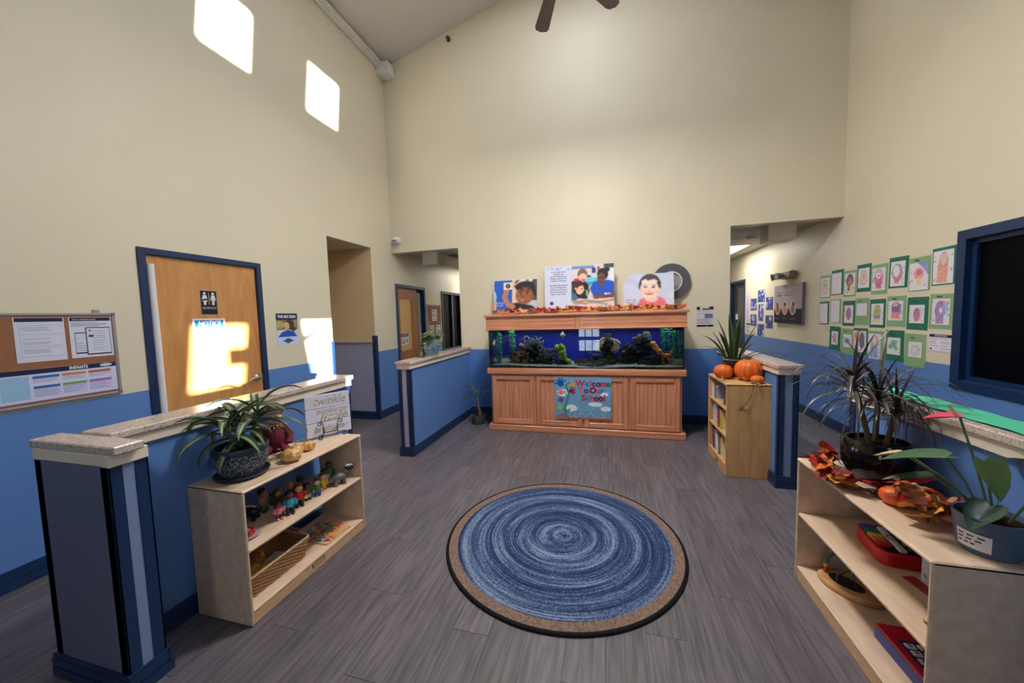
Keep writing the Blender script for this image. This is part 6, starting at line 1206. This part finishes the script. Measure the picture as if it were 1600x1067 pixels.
c = Cv(40, 40, (196, 210, 226)); q = random.Random(5)
for _ in range(26): c.ell(q.random(), q.random(), .06, .06, q.choice([(120, 160, 190), (220, 226, 236), (170, 60, 90), (90, 140, 130), (60, 70, 90)]), .7)
bxx = thing('printed_box', 'white and blue printed box standing by the end panel of the bead maze shelf', 'box', (1.215, 1.69, ZM), R(-90)); MB().box((-.09, .0008, 0), (.09, .09, .135), .002).build('carton', PAPER, bxx); obj('print', c.mesh('print', .178, .133), bxx, (0, 0, .001))
t = thing('picture_book', 'thin red book lying flat under the printed box edge', 'book', (1.195, 1.74, ZM), .15); bx('cover', (-.03, -.07, 0), (.015, .05, .006), mat('book_red', (150, 26, 34), .4), t, .001); bx('pages', (-.028, -.068, .0015), (.017, .048, .0045), mat('book_pages', (226, 220, 206), .8), t)
# bead maze
ZB = .077
bd = thing('bead_maze', 'wooden bead maze with wire loops and coloured beads on the bottom shelf', 'toy', (1.155, 2.105, ZB), R(-52)); bd.scale = (1.22, 1.22, 1.22)
MB().lathe([(0, 0), (.10, 0), (.108, .006), (.108, .018), (.10, .024), (0, .024)], 40, sy=.62).build('base', MAPLE, bd, True); MB().lathe([(0, .0245), (.06, .0245), (.06, .026), (0, .026)], 30, (-.01, 0, 0), sy=.6).build('dark_inlay', mat('inlay_dark', (46, 38, 36), .5), bd)
WR = [cm((60, 44, 44)), cm((60, 90, 140)), cm((70, 40, 44))]; rg = random.Random(2); BC = [cm(c_) for c_ in ((196, 50, 60), (230, 190, 60), (40, 130, 130), (60, 140, 80), (150, 60, 80), (40, 90, 170))]
arcs = [[(-.085, 0, .02), (-.08, .01, .09), (-.04, .02, .13), (.0, .01, .10), (.02, 0, .02)], [(-.03, -.03, .02), (-.02, -.03, .1), (.03, -.02, .12), (.06, .0, .07), (.085, .01, .02)], [(-.05, .03, .02), (.0, .03, .08), (.05, .03, .09), (.07, .02, .02)]]
for k, A in enumerate(arcs):
    pts = []
    for i in range(len(A) - 1):
        p0, p1, p2, p3 = (Vector(A[max(i - 1, 0)]), Vector(A[i]), Vector(A[i + 1]), Vector(A[min(i + 2, len(A) - 1)]))
        for s_ in range(8): u = s_ / 8; pts.append(.5 * ((2 * p1) + (p2 - p0) * u + (2 * p0 - 5 * p1 + 4 * p2 - p3) * u * u + (3 * p1 - p0 - 3 * p2 + p3) * u ** 3))
    pts.append(Vector(A[-1])); MB().tube(pts, .0022, 6).build('wire_loop', WR[k], bd, True)
    for j in range(6):
        p = pts[2 + j * 2] if k == 0 else pts[-3 - j * 2]; MB().ell(p, (.0095, .0095, .0085), 10, 6).build('bead', BC[(j + k * 2) % 6], bd, True)
# toy cash register
rgst = thing('toy_register', 'red and blue toy keyboard with white and yellow keys on the bottom shelf', 'toy', (1.205, 1.645, ZB)); TB = mat('toy_blue', (36, 60, 150), .35)
mb = MB().prism([(-.175, 0), (.175, 0), (.175, .05), (-.175, .05)], -.11, .11, 'x'); mb.build('blue_body', TB, rgst); bx('red_top', (-.112, -.178, .05), (.112, .178, .064), RED, rgst, .005); bx('key_panel', (-.085, -.14, .0635), (.1, .095, .0665), mat('toy_purple', (40, 24, 90), .4), rgst, .001)
YK = cm((240, 184, 60)); WK_ = cm((214, 216, 230))
for r_ in range(4):
    for q_ in range(4):
        yk = .075 - r_ * .034 - (.012 if r_ == 3 else 0); k_ = bx('key', (-.078 + q_ * .042, yk - .026, .0665), (-.044 + q_ * .042, yk, .074), YK if r_ == 3 else WK_, rgst, .003)
        me = text_mesh('+-x=' [q_] if r_ == 3 else str((q_ + r_ * 4) % 10), .02, bold=.0005); me.transform(Matrix.Rotation(R(-90), 4, 'X')); me.materials.clear(); me.materials.append(NT); o = obj('key_mark', me, rgst, (-.061 + q_ * .042, yk - .013, .0745))
# green paper along the near right cap
gp = MB(); rg = random.Random(2); vs = []; n_ = 40
for i in range(n_ + 1):
    y = 2.46 - 1.5 * i / n_
    for k in range(5): vs.append((1.337 + .03 + .142 * k / 4, y, 1.0425 + abs(math.sin(i * .55 + k * .9)) * .005 + rg.uniform(0, .002)))
gp.add(vs, [(i * 5 + k, i * 5 + k + 1, (i + 1) * 5 + k + 1, (i + 1) * 5 + k) for i in range(n_) for k in range(4)])
o = gp.build('green_paper', mat('paper_turquoise', (70, 186, 150), .6), None, True, recalc=False); tag(o, 'turquoise green paper sheet laid along the granite cap behind the spiky dracaena', 'paper')
o = MB().box((1.34, 2.40, 1.0405), (1.42, 2.53, 1.0425)).build('white_paper_sheet', PAPER); tag(o, 'white paper at the end of the turquoise sheet behind the spiky plant', 'paper')
